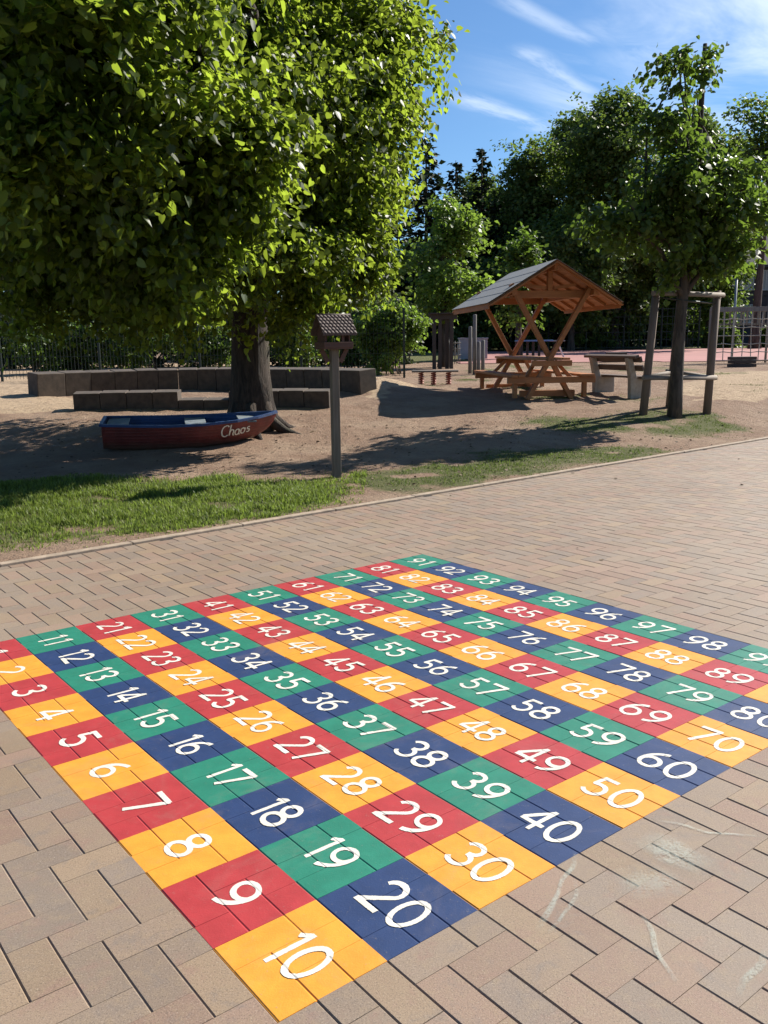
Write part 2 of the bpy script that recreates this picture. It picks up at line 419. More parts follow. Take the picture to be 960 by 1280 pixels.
def numeral_mesh(num, u, v):
    rs = np.random.RandomState(num); s_ = str(num)
    H = .475*TILE; gap = .10
    wd = {c: .72 for c in DIG}; wd['1'] = .52
    tot = sum(wd[c] for c in s_)+gap*(len(s_)-1); sx = .85 if len(s_) == 2 else .95
    VV, FF, nb = [], [], 0
    x0 = -tot/2; k = 0
    for c in s_:
        tilt = rs.uniform(-.05, .05); dy = rs.uniform(-.02, .02); dx = rs.uniform(-.02, .02); g = rs.uniform(.95, 1.05)
        for st in DIG[c]:
            p = resample(st, .024)
            closed = np.hypot(*(p[0]-p[-1])) < .03 and len(p) > 20
            p = p+np.stack([(vnoise(np.arange(len(p))*.12, np.full(len(p), num*3.1+k), 4)-.5)*.010*(0 if closed else 1),
                            np.zeros(len(p))], 1)
            if closed: tg = np.roll(p[:-1], -1, 0)-np.roll(p[:-1], 1, 0); tg = np.concatenate([tg, tg[:1]])
            else: tg = np.gradient(p, axis=0)
            tg /= np.linalg.norm(tg, axis=1)[:, None]; nn = np.stack([-tg[:, 1], tg[:, 0]], 1)
            hw = (.064+.006*rs.randn(len(p), 1).clip(-1.5, 1.5)*.5)*(1+.18*(vnoise(np.arange(len(p))*.09, np.full(len(p), num*7.7+k), 8)-.5))[:, None]
            if closed: hw[-1] = hw[0]
            cols = 7
            q = np.stack([p+nn*hw*t for t in np.linspace(-1, 1, cols)], 1)          # (n,cols,2)
            X = (q[..., 0]+x0+dx)*g*sx; Yv = (q[..., 1]-.5+dy)*g+X*tilt
            bu = (u+.5+Yv*H/TILE)*3; bv = (v+.5+X*H/TILE)*3
            wx, wy = b2w(bu/3, bv/3)
            z = groove(bu, bv)+.0013+.0004*k+.0003*np.linspace(0, 0 if closed else 1, len(p))[:, None]
            n = len(p); VV.append(np.stack([wx, wy, z], -1).reshape(-1, 3))
            a = np.arange(n-1)[:, None]*cols+np.arange(cols-1)[None]; a = a.ravel()+nb
            FF.append(np.stack([a, a+1, a+cols+1, a+cols], 1)[:, ::-1]); nb += n*cols; k += 1
        x0 += wd[c]+gap
    return npmesh('numeral', np.concatenate(VV), np.concatenate(FF), M_WHITE)
bx, by = b2w(5, 5)
board = tag(empty('number_board', (float(bx), float(by), 0)), 'ten by ten painted number board in red, yellow, green and blue on the brick paving', 'painted board')
INV = Matrix.Translation((-float(bx), -float(by), 0))
for num in range(1, 101):
    u, v = (num-1)//10, (num-1) % 10
    c = (('red', 'yellow'), ('green', 'blue'))[u % 2][v % 2]
    I, J = [a.ravel() for a in np.meshgrid(np.arange(3*u, 3*u+3), np.arange(3*v, 3*v+3), indexing='ij')]
    V, F, kind, cid, _ = cells_mesh(I, J, .0005, PD)
    # the paint film reaches its own edge in a slightly wavering line: border cells stay on the square
    me = npmesh('painted_square', V, F, PAINT[c]); me.transform(INV)
    sq = link('painted_square', me, board); sq['label'] = '%s painted square with the white number %d' % (c, num)
    nm = numeral_mesh(num, u, v); nm.transform(INV); link('numeral', nm, sq)

# ------------------------------------------------------------------ ground
def poly(pxs):
    out = []
    for q in pxs: p = at(*q); out.append((p[0], p[1]))
    return np.array(out)
def inside(P, x, y):
    c = np.zeros(np.shape(x), bool); n = len(P)
    for i in range(n):
        (x1, y1), (x2, y2) = P[i], P[(i+1) % n]
        hit = ((y1 > y) != (y2 > y)) & (x < (x2-x1)*(y-y1)/((y2-y1)+1e-12)+x1); c ^= hit
    return c
GRASS = [(poly([(-130, 612), (0, 604), (100, 598), (180, 601), (260, 597), (340, 604), (400, 603), (436, 612), (440, 628), (395, 643), (320, 655), (240, 664), (140, 672), (60, 681), (0, 690), (-130, 706)]), 1.0, .04),
         (poly([(440, 598), (500, 586), (560, 572), (640, 566), (720, 561), (800, 556), (838, 563), (800, 572), (720, 583), (640, 598), (580, 612), (520, 618), (470, 610)]), 1.0, .06),
         (poly([(640, 524), (700, 518), (760, 522), (800, 513), (880, 512), (930, 536), (935, 545), (880, 546), (800, 541), (720, 543), (660, 534)]), .8, .14),
         (poly([(618, 497), (640, 484), (668, 482), (690, 492), (740, 490), (748, 497), (700, 502), (650, 502)]), .75, .3),
         (poly([(560, 476), (580, 462), (640, 455), (720, 456), (840, 459), (960, 466), (960, 472), (840, 466), (720, 464), (640, 466), (600, 478)]), .65, .3),
         (poly([(740, 497), (775, 492), (810, 495), (830, 502), (790, 506)]), .6, .3),
         (poly([(915, 480), (960, 474), (1000, 478), (960, 500), (925, 492)]), .5, .3),
         (poly([(395, 606), (414, 594), (440, 592), (452, 603), (436, 614), (405, 614)]), .9, .2),
         (poly([(520, 478), (560, 474), (565, 486), (530, 488)]), .6, .3)]
SAND = [poly([(855, 500), (850, 478), (860, 465), (960, 463), (1100, 463), (1100, 500), (960, 497)]),
        poly([(-60, 520), (-60, 470), (40, 470), (60, 490), (130, 514), (60, 512)]),
        poly([(455, 492), (452, 466), (480, 468), (505, 480), (470, 500)])]
def grassmask(x, y):
    wx_ = x+(fbm(x*1.6, y*1.6, 21)-.5)*.9; wy_ = y+(fbm(x*1.6, y*1.6, 35)-.5)*.9
    g = np.zeros(np.shape(x)); thin = fbm(x*2.2, y*2.2, 51)
    for P, a, cut in GRASS:
        soft = sum(inside(P, wx_+jx, wy_+jy)*1.0 for jx, jy in ((0, 0), (.22, .05), (-.2, .1), (.05, -.24), (-.06, .22), (.38, -.2), (-.36, -.16), (.1, .42), (-.12, -.44)))/9
        g = np.maximum(g, soft*a*sstep(cut, cut+.42, thin))
    far = ((y > 57) & (x > -5)) | ((y > 36) & (y < 60) & (x > -3) & (x < 4))
    return np.maximum(g, far*.9)*(kerb_s(x, y) > .10)
def sandmask(x, y):
    wx_ = x+(fbm(x*1.3, y*1.3, 61)-.5)*1.1; wy_ = y+(fbm(x*1.3, y*1.3, 75)-.5)*1.1
    s_ = np.zeros(np.shape(x))
    for P in SAND: s_ = np.maximum(s_, inside(P, wx_, wy_)*1.0)
    return np.maximum(s_, ((y > 25.5) & (y < 40) & (x < -2))*.8)
def axis(segs):
    out = []
    for a, b, st in segs: out.append(np.arange(a, b, st))
    return np.concatenate(out+[[segs[-1][1]]])
gx = axis([(-600, -60, 60), (-60, -16, 3), (-16, -7, .35), (-7, 8, .075), (8, 14, .3), (14, 60, 3), (60, 600, 60)])
gy = axis([(-60, 4, 4), (4, 6, .2), (6, 20, .075), (20, 28, .25), (28, 70, 1.5), (70, 120, 10), (120, 900, 80)])
XX, YY = np.meshgrid(gx, gy, indexing='ij')
ZZ = terr(XX, YY)
nx, ny = XX.shape
idx = np.arange(nx*ny).reshape(nx, ny)
Fq = np.stack([idx[:-1, :-1], idx[1:, :-1], idx[1:, 1:], idx[:-1, 1:]], -1).reshape(-1, 4)
def ground_mat():
    m, n, b = mat('bare_earth'); p = n.pos()
    g = n.attr('grass').outputs['Fac']; s_ = n.attr('sand').outputs['Fac']
    a = n.noise(p, 1.1, 5, .65); f = n.noise(p, 38, 4, .7); q = n.noise(p, 8, 5, .7); e = n.noise(p, 150, 2, .6)
    c = n.mix(n.ss(a, .34, .68), (.250, .162, .112), (.335, .240, .170))
    c = n.mix(n.ss(q, .45, .72, 0, .6), c, (.20, .135, .10))
    c = n.mix(n.ss(f, .60, .72, 0, .7), c, (.13, .09, .065))
    c = n.mix(n.ss(f, .40, .28, 0, .5), c, (.44, .35, .26))
    sc = n.mix(n.ss(q, .35, .7), (.50, .375, .25), (.36, .26, .175))
    c = n.mix(n.m('MULTIPLY', s_, .9), c, sc)
    gc = n.mix(n.ss(q, .3, .7), (.060, .085, .022), (.105, .120, .040))
    gg = n.ss(n.m('ADD', g, n.m('MULTIPLY', n.m('SUBTRACT', f, .5), .9)), .25, .7)
    c = n.mix(n.m('MULTIPLY', gg, .85), c, gc)
    n.link(c, b.inputs['Base Color']); b.inputs['Roughness'].default_value = .95; b.inputs['Specular IOR Level'].default_value = .15
    bump(n, b, n.m('ADD', n.m('MULTIPLY', q, 1.4), n.m('ADD', f, n.m('MULTIPLY', e, .3))), 1.0, .04)
    return m
me = npmesh('ground', np.stack([XX, YY, ZZ], -1).reshape(-1, 3), Fq, ground_mat(), smooth=True)
for nme, fn in (('grass', grassmask), ('sand', sandmask)):
    a_ = me.attributes.new(nme, 'FLOAT', 'POINT'); a_.data.foreach_set('value', fn(XX, YY).astype(np.float32).ravel())
tag(link('ground', me), kind='structure')

# kerb: concrete edging stones laid end to end
M_KERB = plain('kerb_concrete', (.29, .225, .165), .9, .28, 14, b_=.3)
kb = MB(); t = -8.0; ang = math.atan2(KD[1], KD[0])
while t < 26:
    c = K0+KD*(t+.5); jit = random.uniform(-.003, .003)
    kb.box((c[0]+KN[0]*(.035+jit), c[1]+KN[1]*(.035+jit), -.05+random.uniform(-.002, .002)), (.994, .075, .145), Matrix.Rotation(ang+random.uniform(-.003, .003), 3, 'Z'))
    t += 1.0
tag(kb.build('kerb', M_KERB, None, .006), kind='structure')

# red sports court
def drape(name, P, mt, dz, st=1.0):
    lo, hi = P.min(0), P.max(0)
    X, Y = np.meshgrid(np.arange(lo[0], hi[0]+st, st), np.arange(lo[1], hi[1]+st, st), indexing='ij')
    n1, n2 = X.shape; id_ = np.arange(n1*n2).reshape(n1, n2)
    f = np.stack([id_[:-1, :-1], id_[1:, :-1], id_[1:, 1:], id_[:-1, 1:]], -1).reshape(-1, 4)
    cx_, cy_ = X[:-1, :-1].ravel()+st/2, Y[:-1, :-1].ravel()+st/2
    f = f[inside(P, cx_, cy_)]
    return link(name, npmesh(name, np.stack([X, Y, terr(X, Y)+dz], -1).reshape(-1, 3), f, mt, smooth=True))
M_COURT = plain('court_surface', (.30, .13, .115), .85, .15, .4, b_=.1)
tag(drape('sports_court', np.array([(3.0, 33.5), (32, 33.0), (42, 57), (6.5, 57)]), M_COURT, .02, .75), kind='structure')

# ------------------------------------------------------------------ grass blades
def grass_blades(name, n, region, hmin, hmax, m, dens=1.0):
    lo, hi = region
    x = RS.uniform(lo[0], hi[0], n); y = RS.uniform(lo[1], hi[1], n)
    g = grassmask(x, y); k = RS.rand(n) < np.clip(g, 0, 1)**1.5*dens*(.12+.88*sstep(.30, .66, fbm(x*6, y*6, 91))); x, y, g = x[k], y[k], g[k]
    n = len(x); h = RS.uniform(hmin, hmax, n)*(.25+.75*g)*(.6+.8*fbm(x*1.4, y*1.4, 14)); a = RS.uniform(0, 2*math.pi, n); ln = RS.uniform(.1, .7, n)*h
    wdt = RS.uniform(.0020, .0042, n)*(1+y*.04)
    dx, dy = np.cos(a), np.sin(a); z = terr(x, y)-.004
    fx, fy = np.cos(a+1.4), np.sin(a+1.4)
    P = np.zeros((n, 5, 3))
    for i, (t, wf) in enumerate(((0, -1), (0, 1), (.55, 1), (.55, -1), (1, 0))):
        P[:, i, 0] = x+fx*wdt*wf*(.9 if t else 1)+dx*ln*t*t; P[:, i, 1] = y+fy*wdt*wf+dy*ln*t*t; P[:, i, 2] = z+h*t*(1-.25*t*ln/h)
    b = np.arange(n)[:, None]*5
    me = npmesh(name, P.reshape(-1, 3), [b+np.array([[0, 1, 2, 3]]), b+np.array([[3, 2, 4]])], m)
    return tag(link(name, me), kind='stuff')
M_GRASS = leafmat('grass_blade', (.105, .150, .032), (.24, .33, .055), .4, .5, .9)
M_GRASS2 = leafmat('dry_grass_blade', (.085, .115, .030), (.16, .22, .05), .35, .6, .7)
tag(grass_blades('grass', 330000, ((-6.5, 5.2), (-.2, 11.0)), .02, .085, M_GRASS), 'fresh green grass growing between the bare earth and the kerb', 'grass')
tag(grass_blades('short_grass', 320000, ((-.6, 9.2), (9.5, 25)), .012, .045, M_GRASS2), 'short trodden grass in patches on the bare earth', 'grass')

# ------------------------------------------------------------------ trees
def frames(A, N):
    A = A/np.linalg.norm(A, axis=1)[:, None]
    N = N-A*np.sum(A*N, 1)[:, None]; N /= np.linalg.norm(N, axis=1)[:, None]+1e-9
    return A, N, np.cross(A, N)
HEART = np.array([(0, 0, 0), (.23, -.08, .06), (.42, .16, .12), (.34, .56, .09), (0, 1, -.08), (-.34, .56, .09), (-.42, .16, .12), (-.23, -.08, .06)], float)
DIAM = np.array([(0, 0, 0), (.42, .42, .08), (0, 1, 0), (-.42, .42, .08)], float)
def leaves_me(name, P, A, N, size, m, shape='heart'):
    A, N, B = frames(A, N); T = HEART if shape == 'heart' else DIAM
    k = len(T); n = len(P); fold = RS.uniform(-.4, 1.9, n)[:, None, None]
    Vv = P[:, None]+size[:, None, None]*(T[None, :, 0, None]*B[:, None]+T[None, :, 1, None]*A[:, None]+T[None, :, 2, None]*N[:, None]*fold)
    b = np.arange(n)[:, None]*k
    F = np.concatenate([b+np.array([[0, 1, 2, 3, 4]]), b+np.array([[0, 4, 5, 6, 7]])]) if k == 8 else b+np.array([[0, 1, 2, 3]])
    return npmesh(name, Vv.reshape(-1, 3), F, m)
def sprays(rs, C, O, nl, Ltw, lsize, droop=.5, spread=.10):
    """leafy twigs: C start points, O outward directions"""
    n = len(C)
    O = O+rs.normal(0, .45, O.shape); O[:, 2] -= droop*.35; O /= np.linalg.norm(O, axis=1)[:, None]
    t = rs.rand(n, nl)**.8; Lt = Ltw*rs.uniform(.6, 1.3, (n, 1))
    P = C[:, None]+O[:, None]*(t*Lt)[..., None]; P[..., 2] -= droop*.5*Lt*t*t
    P = P+rs.normal(0, spread, P.shape)*np.array([1, 1, .7])
    side = np.cross(O, np.array([0, 0, 1.0])); side /= np.linalg.norm(side, axis=1)[:, None]+1e-6
    sg = rs.choice([-1, 1], (n, nl))
    A = O[:, None]*.5+side[:, None]*sg[..., None]*.7+rs.normal(0, .55, P.shape); A[..., 2] -= droop
    N = np.array([0, 0, 1.0])+O[:, None]*.55+rs.normal(0, .58, P.shape)
    return P.reshape(-1, 3), A.reshape(-1, 3), N.reshape(-1, 3), (lsize*rs.uniform(.65, 1.25, (n, nl))).ravel()
def lobe_points(rs, lobes, shell=.45, per=12, tight=.25, gap=0.0):
    """twig starting points gathered in clumps over each lobe, with gaps between the clumps"""
    C, O = [], []
    for (c, r, n) in lobes:
        r = np.array(r); m = max(3, int(n/per))
        d = rs.normal(0, 1, (m, 3)); d /= np.linalg.norm(d, axis=1)[:, None]
        q = rs.rand(m)**shell
        lump = .66+.62*fbm(d[:, 0]*2.1+c[0]+5, d[:, 1]*2.1+d[:, 2]*1.7+c[1]+5, 17, 3)
        if gap:                                                # whole sides of a lobe stay bare: holes in the crown
            gm = fbm(d[:, 0]*1.7+d[:, 2]*1.3+c[0]*3+9, d[:, 1]*1.7-d[:, 2]*1.1+c[2]*3+9, 29, 3)
            ok = gm > np.quantile(gm, gap); d, q, lump = d[ok], q[ok], lump[ok]*1.08; m = len(d); n = int(n*(1-gap*.45))
        S_ = np.array(c)+d*r*(q*lump)[:, None]
        k = rs.randint(m, size=n); e = rs.normal(0, 1, (n, 3))*np.array([1, 1, .62])
        sg = tight*r.mean()*rs.uniform(.6, 1.35, m)[k][:, None]
        C.append(S_[k]+e*sg); o = d[k]*.55+e*.45; O.append(o/np.linalg.norm(o, axis=1)[:, None])
    return np.concatenate(C), np.concatenate(O)
def bark(name, c1, c2, sc=6):
    m, n, b = mat(name); o = n.obj()
    s_ = n.add('ShaderNodeVectorMath', operation='MULTIPLY'); n.link(o, s_.inputs[0]); s_.inputs[1].default_value = (sc*2.2, sc*2.2, sc*.45)
    f = n.noise(s_.outputs[0], 1.0, 6, .7, .8); q = n.noise(o, 2.0, 3)
    c = n.mix(n.ss(f, .35, .65), c2, c1); c = n.mix(n.ss(q, .5, .8, 0, .4), c, (.10, .11, .06))
    n.link(c, b.inputs['Base Color']); b.inputs['Roughness'].default_value = .95
    bump(n, b, f, 1.0, .05)
    return m
M_BARK = bark('linden_bark', (.062, .044, .033), (.020, .014, .011))
M_BARK2 = bark('grey_bark', (.10, .078, .06), (.035, .028, .022), 4)
def limb(mb, rs, a, b, r0, r1, wob=.12, n=7, sides=8):
    a, b = Vector(a), Vector(b); L_ = (b-a).length; pts, rad = [], []
    ph = rs.uniform(0, 6.28, 2)
    for i in range(n):
        t = i/(n-1); p = a.lerp(b, t); p.z += math.sin(t*math.pi)*L_*.10
        k = wob*L_*math.sin(t*math.pi)
        p.x += k*math.sin(ph[0]+t*4)*.6; p.y += k*math.cos(ph[1]+t*3.5)*.6
        pts.append(p); rad.append(r0+(r1-r0)*t**.8)
    mb.tube(pts, rad, sides); return pts
def tree(name, label, base, lobes, m_leaf, m_bark, trunk_h, r0, nl, Ltw, lsize, seed, shape='diam', group=None, droop=.4, shell=.4, nlimb=10, lean=(0, 0), cat='tree', extra=None, spread=.10, flare=1.5):
    rs = np.random.RandomState(seed)
    root = tag(empty(name, base), label, cat, group)
    b = np.array(base); C, O = lobe_points(rs, lobes, shell, gap=.38 if name == 'linden_tree' else .18)
    P, A, N, S = sprays(rs, C-b, O, nl, Ltw, lsize, droop, spread)
    if name == 'linden_tree': S = S*np.where(P[:, 1]+b[1] < 10.5, 1.10, 1.0)*np.where(rs.rand(len(S)) < .04, 1.35, 1.0)
    link('crown', leaves_me('crown', P, A, N, S, m_leaf, shape), root)
    mb = MB(); top = Vector((lean[0], lean[1], trunk_h))
    pts, rad = [], []
    for i in range(12):
        t = i/11; p = Vector((lean[0]*t, lean[1]*t, trunk_h*t))
        p.x += .03*trunk_h*math.sin(t*5+seed)*t*(1-t); p.y += .03*trunk_h*math.cos(t*4+seed)*t*(1-t)
        pts.append(p); rad.append(r0*(1-.72*t)*(1+(flare-1)*math.exp(-t*trunk_h/.22)))
    pts[0].z -= .12
    mb.tube(pts, rad, 14)
    sel = rs.choice(len(C), min(nlimb, len(C)), replace=False)
    for k in sel:
        e = C[k]-b; hd = math.hypot(e[0], e[1]); zs = min(trunk_h*.92, max(trunk_h*.25, e[2]-hd*rs.uniform(.5, .9)))
        t = zs/trunk_h; st = Vector((lean[0]*t, lean[1]*t, zs)); rr = r0*(1-.72*t)
        q = limb(mb, rs, st, e, min(rr*.55, .02+.02*hd+.012*trunk_h), .012+.001*trunk_h)
        for _ in range(2):
            k2 = rs.randint(len(C)); e2 = C[k2]-b
            if name == 'linden_tree' and k2 % 3: continue
            if np.linalg.norm(e2-np.array(q[4])) < 2.2+.05*trunk_h*3: limb(mb, rs, q[4], e2, .03, .008, n=5, sides=6)
    if extra: extra(mb, rs)
    mb.build('trunk', m_bark, root)
    return root

# --- the big linden
M_LINDEN = leafmat('linden_leaf', (.022, .046, .009), (.36, .48, .045), .42, .44, .85)
tb = on(322, 541); LB = (tb[0]-.12, tb[1]+.30, gz(tb[0], tb[1]+.3))
def lb(px, py, Y, rpx, rpy, ry, n):
    c = ray(px, py, Y); k = Y/FPX; return (c, (rpx*k, ry, rpy*k), n)
lobes = [lb(110, 200, 8.3, 95, 90, 1.0, 150), lb(205, 190, 8.5, 75, 80, .8, 115), lb(285, 190, 9.0, 48, 75, .6, 80), lb(225, 265, 8.8, 60, 45, .6, 70), lb(150, 275, 9.2, 80, 45, .7, 80), lb(60, 70, 7.6, 105, 80, .9, 140), lb(50, 270, 9.4, 90, 50, .8, 100),
         lb(200, 60, 9.8, 110, 70, 1.0, 140), lb(310, 100, 10.6, 75, 75, .9, 110), lb(255, 300, 10.6, 55, 32, .7, 60),
         lb(400, 110, 12.6, 95, 110, 1.4, 290), lb(430, 40, 13.2, 48, 80, .9, 110), lb(452, 150, 13.2, 44, 45, .9, 95), lb(475, 210, 13.3, 28, 30, .6, 40), lb(425, 245, 13.0, 46, 55, 1.0, 110), lb(440, 295, 12.8, 36, 32, .7, 60), lb(405, 315, 12.6, 42, 36, .8, 75),
         lb(375, 290, 12.2, 45, 50, .8, 90), lb(225, 300, 12.0, 60, 42, .9, 95), lb(130, 312, 12.2, 90, 36, .9, 105), lb(20, 305, 12.2, 80, 42, .9, 95),
         lb(55, 378, 11.8, 46, 14, .5, 15), lb(150, 384, 11.4, 30, 14, .4, 11), lb(395, 378, 12.6, 28, 14, .4, 12), lb(338, 388, 12.2, 20, 14, .3, 9), lb(225, 372, 11.6, 24, 14, .3, 10), lb(372, 350, 12.4, 28, 15, .5, 20), lb(205, 345, 12.0, 42, 16, .5, 24), lb(60, 345, 12.0, 50, 18, .5, 28), lb(135, 352, 11.6, 22, 14, .4, 14), lb(425, 355, 12.8, 18, 14, .4, 13),
         lb(380, 90, 12.2, 85, 105, 1.3, 200), lb(270, 110, 12.4, 50, 90, .9, 80), lb(120, 130, 12.6, 190, 130, 1.6, 300), lb(30, 240, 13, 120, 80, 1.4, 140), lb(300, 200, 16.0, 150, 120, 1.4, 170), lb(120, 270, 15.5, 160, 80, 1.2, 160), lb(390, 260, 15.5, 75, 80, 1.0, 110),
         lb(250, -130, 12.5, 270, 110, 2.6, 280), lb(420, -80, 13.0, 100, 110, 1.6, 160), lb(60, -80, 8.5, 260, 100, 1.4, 170), lb(-120, 150, 11, 150, 200, 2.0, 170),
         ((-4.6, 6.3, 6.4), (2.6, 2.0, 1.0), 210), ((-6.2, 10.0, 7.0), (2.6, 2.6, 1.3), 230), ((-2.2, 12.0, 8.6), (2.8, 2.8, 1.2), 240)]  # crown lobes out of view, added to block skylight above the near leaves
def linden_extra(mb, rs):
    for k in range(7):                                   # root flare
        a = k*.9+.35; q = .24
        mb.tube([(q*math.cos(a), q*math.sin(a), .40), ((q+.10)*math.cos(a), (q+.10)*math.sin(a), .14), ((q+.36)*math.cos(a+.1), (q+.36)*math.sin(a+.1), -.02), ((q+.7)*math.cos(a+.15), (q+.7)*math.sin(a+.15), -.12)], [.12, .10, .065, .03], 8)
    for e in ((-1.9, -4.6, 2.9), (-2.6, -5.4, 3.6), (1.5, -.5, 4.6), (1.9, .3, 6.2), (-3.4, -1.0, 3.4), (.6, -1.6, 2.7), (-.5, 2.6, 4.4), (.35, .1, 4.8)):
        limb(mb, rs, (0, 0, rs.uniform(1.9, 3.0)), e, .13, .02, .08)
tree('linden_tree', 'big leafy linden tree with dark trunk overhanging the red boat', LB, lobes, M_LINDEN, M_BARK, 9.5, .33, 60, .50, .078, 5, 'heart', droop=.60, shell=.42, nlimb=34, extra=linden_extra, spread=.11, lean=(.2, .2), flare=1.25)

# --- young staked tree on the right
M_MAPLE = leafmat('staked_tree_leaf', (.050, .086, .022), (.17, .27, .032), .42, .42, .55)
SB = on(843, 521)
Yt = SB[1]
lobes = [lb(878, 268, Yt, 58, 40, .95, 62), lb(815, 278, Yt-.2, 55, 40, .9, 52), lb(845, 232, Yt, 75, 48, 1.0, 78), lb(905, 232, Yt+.2, 36, 50, .7, 42), lb(846, 178, Yt, 44, 40, .8, 46), lb(856, 125, Yt, 17, 30, .3, 17), lb(860, 84, Yt, 17, 22, .26, 17), lb(775, 258, Yt, 32, 36, .6, 20), lb(845, 312, Yt, 66, 15, .7, 28), lb(925, 275, Yt, 18, 32, .4, 14)]
tree('staked_tree', 'young tree with slim straight trunk standing inside the wooden stakes', SB, lobes, M_MAPLE, M_BARK2, 5.9, .118, 26, .34, .105, 23, 'heart', droop=.5, shell=.55, nlimb=24, lean=(.22, .1), flare=1.15)

# --- trees beyond the playground
M_FAR = [leafmat('far_leaf_dark', (.056, .092, .026), (.18, .27, .04), .38, .5, .6), leafmat('far_leaf_mid', (.068, .110, .030), (.21, .31, .042), .4, .5, .6),
         leafmat('far_leaf_light', (.060, .105, .022), (.16, .27, .03), .38, .5, .6), leafmat('ivy_leaf', (.042, .080, .020), (.16, .26, .035), .38, .36, .9),
         leafmat('bush_leaf', (.065, .115, .028), (.26, .40, .05), .42, .42, .6)]
M_HEDGE = leafmat('hedge_leaf', (.018, .032, .012), (.04, .065, .014), .25, .55, .8)
M_NEEDLE = leafmat('spruce_needle', (.016, .028, .014), (.02, .04, .012), .15, .6, .5)
BGG = 'trees behind the playground'
def bgtree(name, label, px, Y, top, bot, halfpx, mi, seed, size=.27, dens=1.25, squat=False, trunk=True, group=BGG, nl=22):
    x = (px-480)/FPX*Y; z0 = gz(x, Y); zt = ray(px, top, Y)[2]; zb = max(z0+.3, ray(px, bot, Y)[2]); r = halfpx*Y/FPX
    rs = np.random.RandomState(seed); H = zt-zb; lob = []
    n = int(dens*62*(r*H)/(size*size*60))
    for k in range(13):
        t = (k+.5)/13; rad = r*(math.sin(math.pi*min(1, (t*.86+.12)))**.7)
        a = rs.uniform(0, 6.28); q = rad*rs.uniform(.25, .72)
        lob.append(((x+q*math.cos(a), Y+q*math.sin(a)*.8, zb+H*(.07+.86*t)), (rad*.58, rad*.55, H*.12), max(8, n//13)))
    lob.append(((x, Y, zb+H*.46), (r*.62, r*.5, H*.42), n//3))
    return tree(name, label, (x, Y, z0), lob, M_FAR[mi], M_BARK2, (zt-z0)*.8, .10+.013*(zt-z0), nl, size*3.2, size, seed, 'diam', group, .35, .5, 14, spread=size*.9)
bgtree('broadleaf_tree', 'tall rounded dark tree whose crown rises just left of the staked tree', 765, 60, 103, 415, 98, 0, 41, .27)
bgtree('broadleaf_tree', 'dark tree between the spruces and the tallest rounded tree', 670, 62, 172, 415, 72, 0, 42, .27)
bgtree('broadleaf_tree', 'airy tree at the right edge above the far building', 938, 55, 122, 300, 58, 1, 43, .27, .7)
bgtree('broadleaf_tree', 'low dark tree behind the shelter roof', 712, 56, 262, 412, 62, 0, 44, .27)
bgtree('broadleaf_tree', 'dark tree filling in behind the stakes of the young tree', 812, 66, 215, 415, 72, 0, 45, .27)
bgtree('broadleaf_tree', 'narrow dark tree beyond the court left of the building', 880, 62, 250, 405, 34, 0, 46, .27)
bgtree('broadleaf_tree', 'small pale green tree peeping over the shelter roof', 648, 40, 293, 405, 26, 2, 47, .22)
bgtree('round_tree', 'round bright green tree standing before the dark spruces', 556, 31, 250, 398, 60, 4, 48, .165, 1.15, group=None)
bgtree('broadleaf_tree', 'dark tree beyond the fence seen under the linden crown', 430, 46, 255, 458, 80, 0, 49, .27)
bgtree('broadleaf_tree', 'dark tree behind the left end of the fence', 40, 44, 320, 458, 120, 0, 50, .27)
bgtree('broadleaf_tree', 'dark tree behind the middle of the fence and trunk of the linden', 240, 47, 300, 458, 130, 0, 52, .27)
bgtree('broadleaf_tree', 'dark low tree behind the court fence post at the shelter', 610, 58, 330, 425, 60, 0, 53, .27)
for args in (('dark tree whose top fills the dip left of the tallest rounded tree', 712, 66, 138, 420, 66, 0, 61), ('dark tree behind the thin top of the staked tree', 852, 70, 128, 420, 78, 0, 62), ('dark tree behind the spruces above the round tree', 610, 74, 212, 420, 66, 0, 63), ('dark tree standing behind the house at the right edge', 962, 88, 235, 415, 70, 0, 64)):
    bgtree('broadleaf_tree', *args)
def spruce(label, px, Y, top, halfpx, seed):
    x = (px-480)/FPX*Y; z0 = gz(x, Y); H = ray(px, top, Y)[2]-z0; r = halfpx*Y/FPX
    rs = np.random.RandomState(seed); root = tag(empty('spruce_tree', (x, Y, z0)), label, 'tree', BGG)
    P, A, N, S = [], [], [], []
    nt = int(H*2.6)
    for i in range(nt):
        t = i/nt; zc = H*(.06+.94*t); rr = r*(1-t)**.85*rs.uniform(.8, 1.15)+.12
        for k in range(max(5, int(11*(1-t)+5))):
            a = rs.uniform(0, 6.28); m_ = max(4, int(rr*9)); q = np.linspace(.15, 1, m_)
            p = np.stack([np.cos(a)*q*rr, np.sin(a)*q*rr, zc-.28*q*rr+.10*q*q*rr], 1)+rs.normal(0, .10, (m_, 3))
            P.append(p); ad = np.stack([np.full(m_, math.cos(a)), np.full(m_, math.sin(a)), np.full(m_, -.35)], 1)+rs.normal(0, .45, (m_, 3))
            A.append(ad); N.append(np.array([[0, 0, 1.0]])+rs.normal(0, .3, (m_, 3))); S.append(rs.uniform(.28, .55, m_))
    link('crown', leaves_me('crown', np.concatenate(P), np.concatenate(A), np.concatenate(N), np.concatenate(S), M_NEEDLE, 'diam'), root)
    MB().tube([(0, 0, -.1), (0, 0, H*.5), (0, 0, H*.99)], [.22, .14, .02], 8).build('trunk', M_BARK2, root)
spruce('dark spruce nearest to the linden crown', 535, 62, 168, 52, 1)
spruce('dark spruce with the tallest bare tip among the spruces', 601, 66, 182, 46, 2)
spruce('short dark spruce between two taller spruces', 570, 64, 198, 44, 3)
spruce('dark spruce leaning into the broadleaf trees', 632, 66, 205, 40, 4)
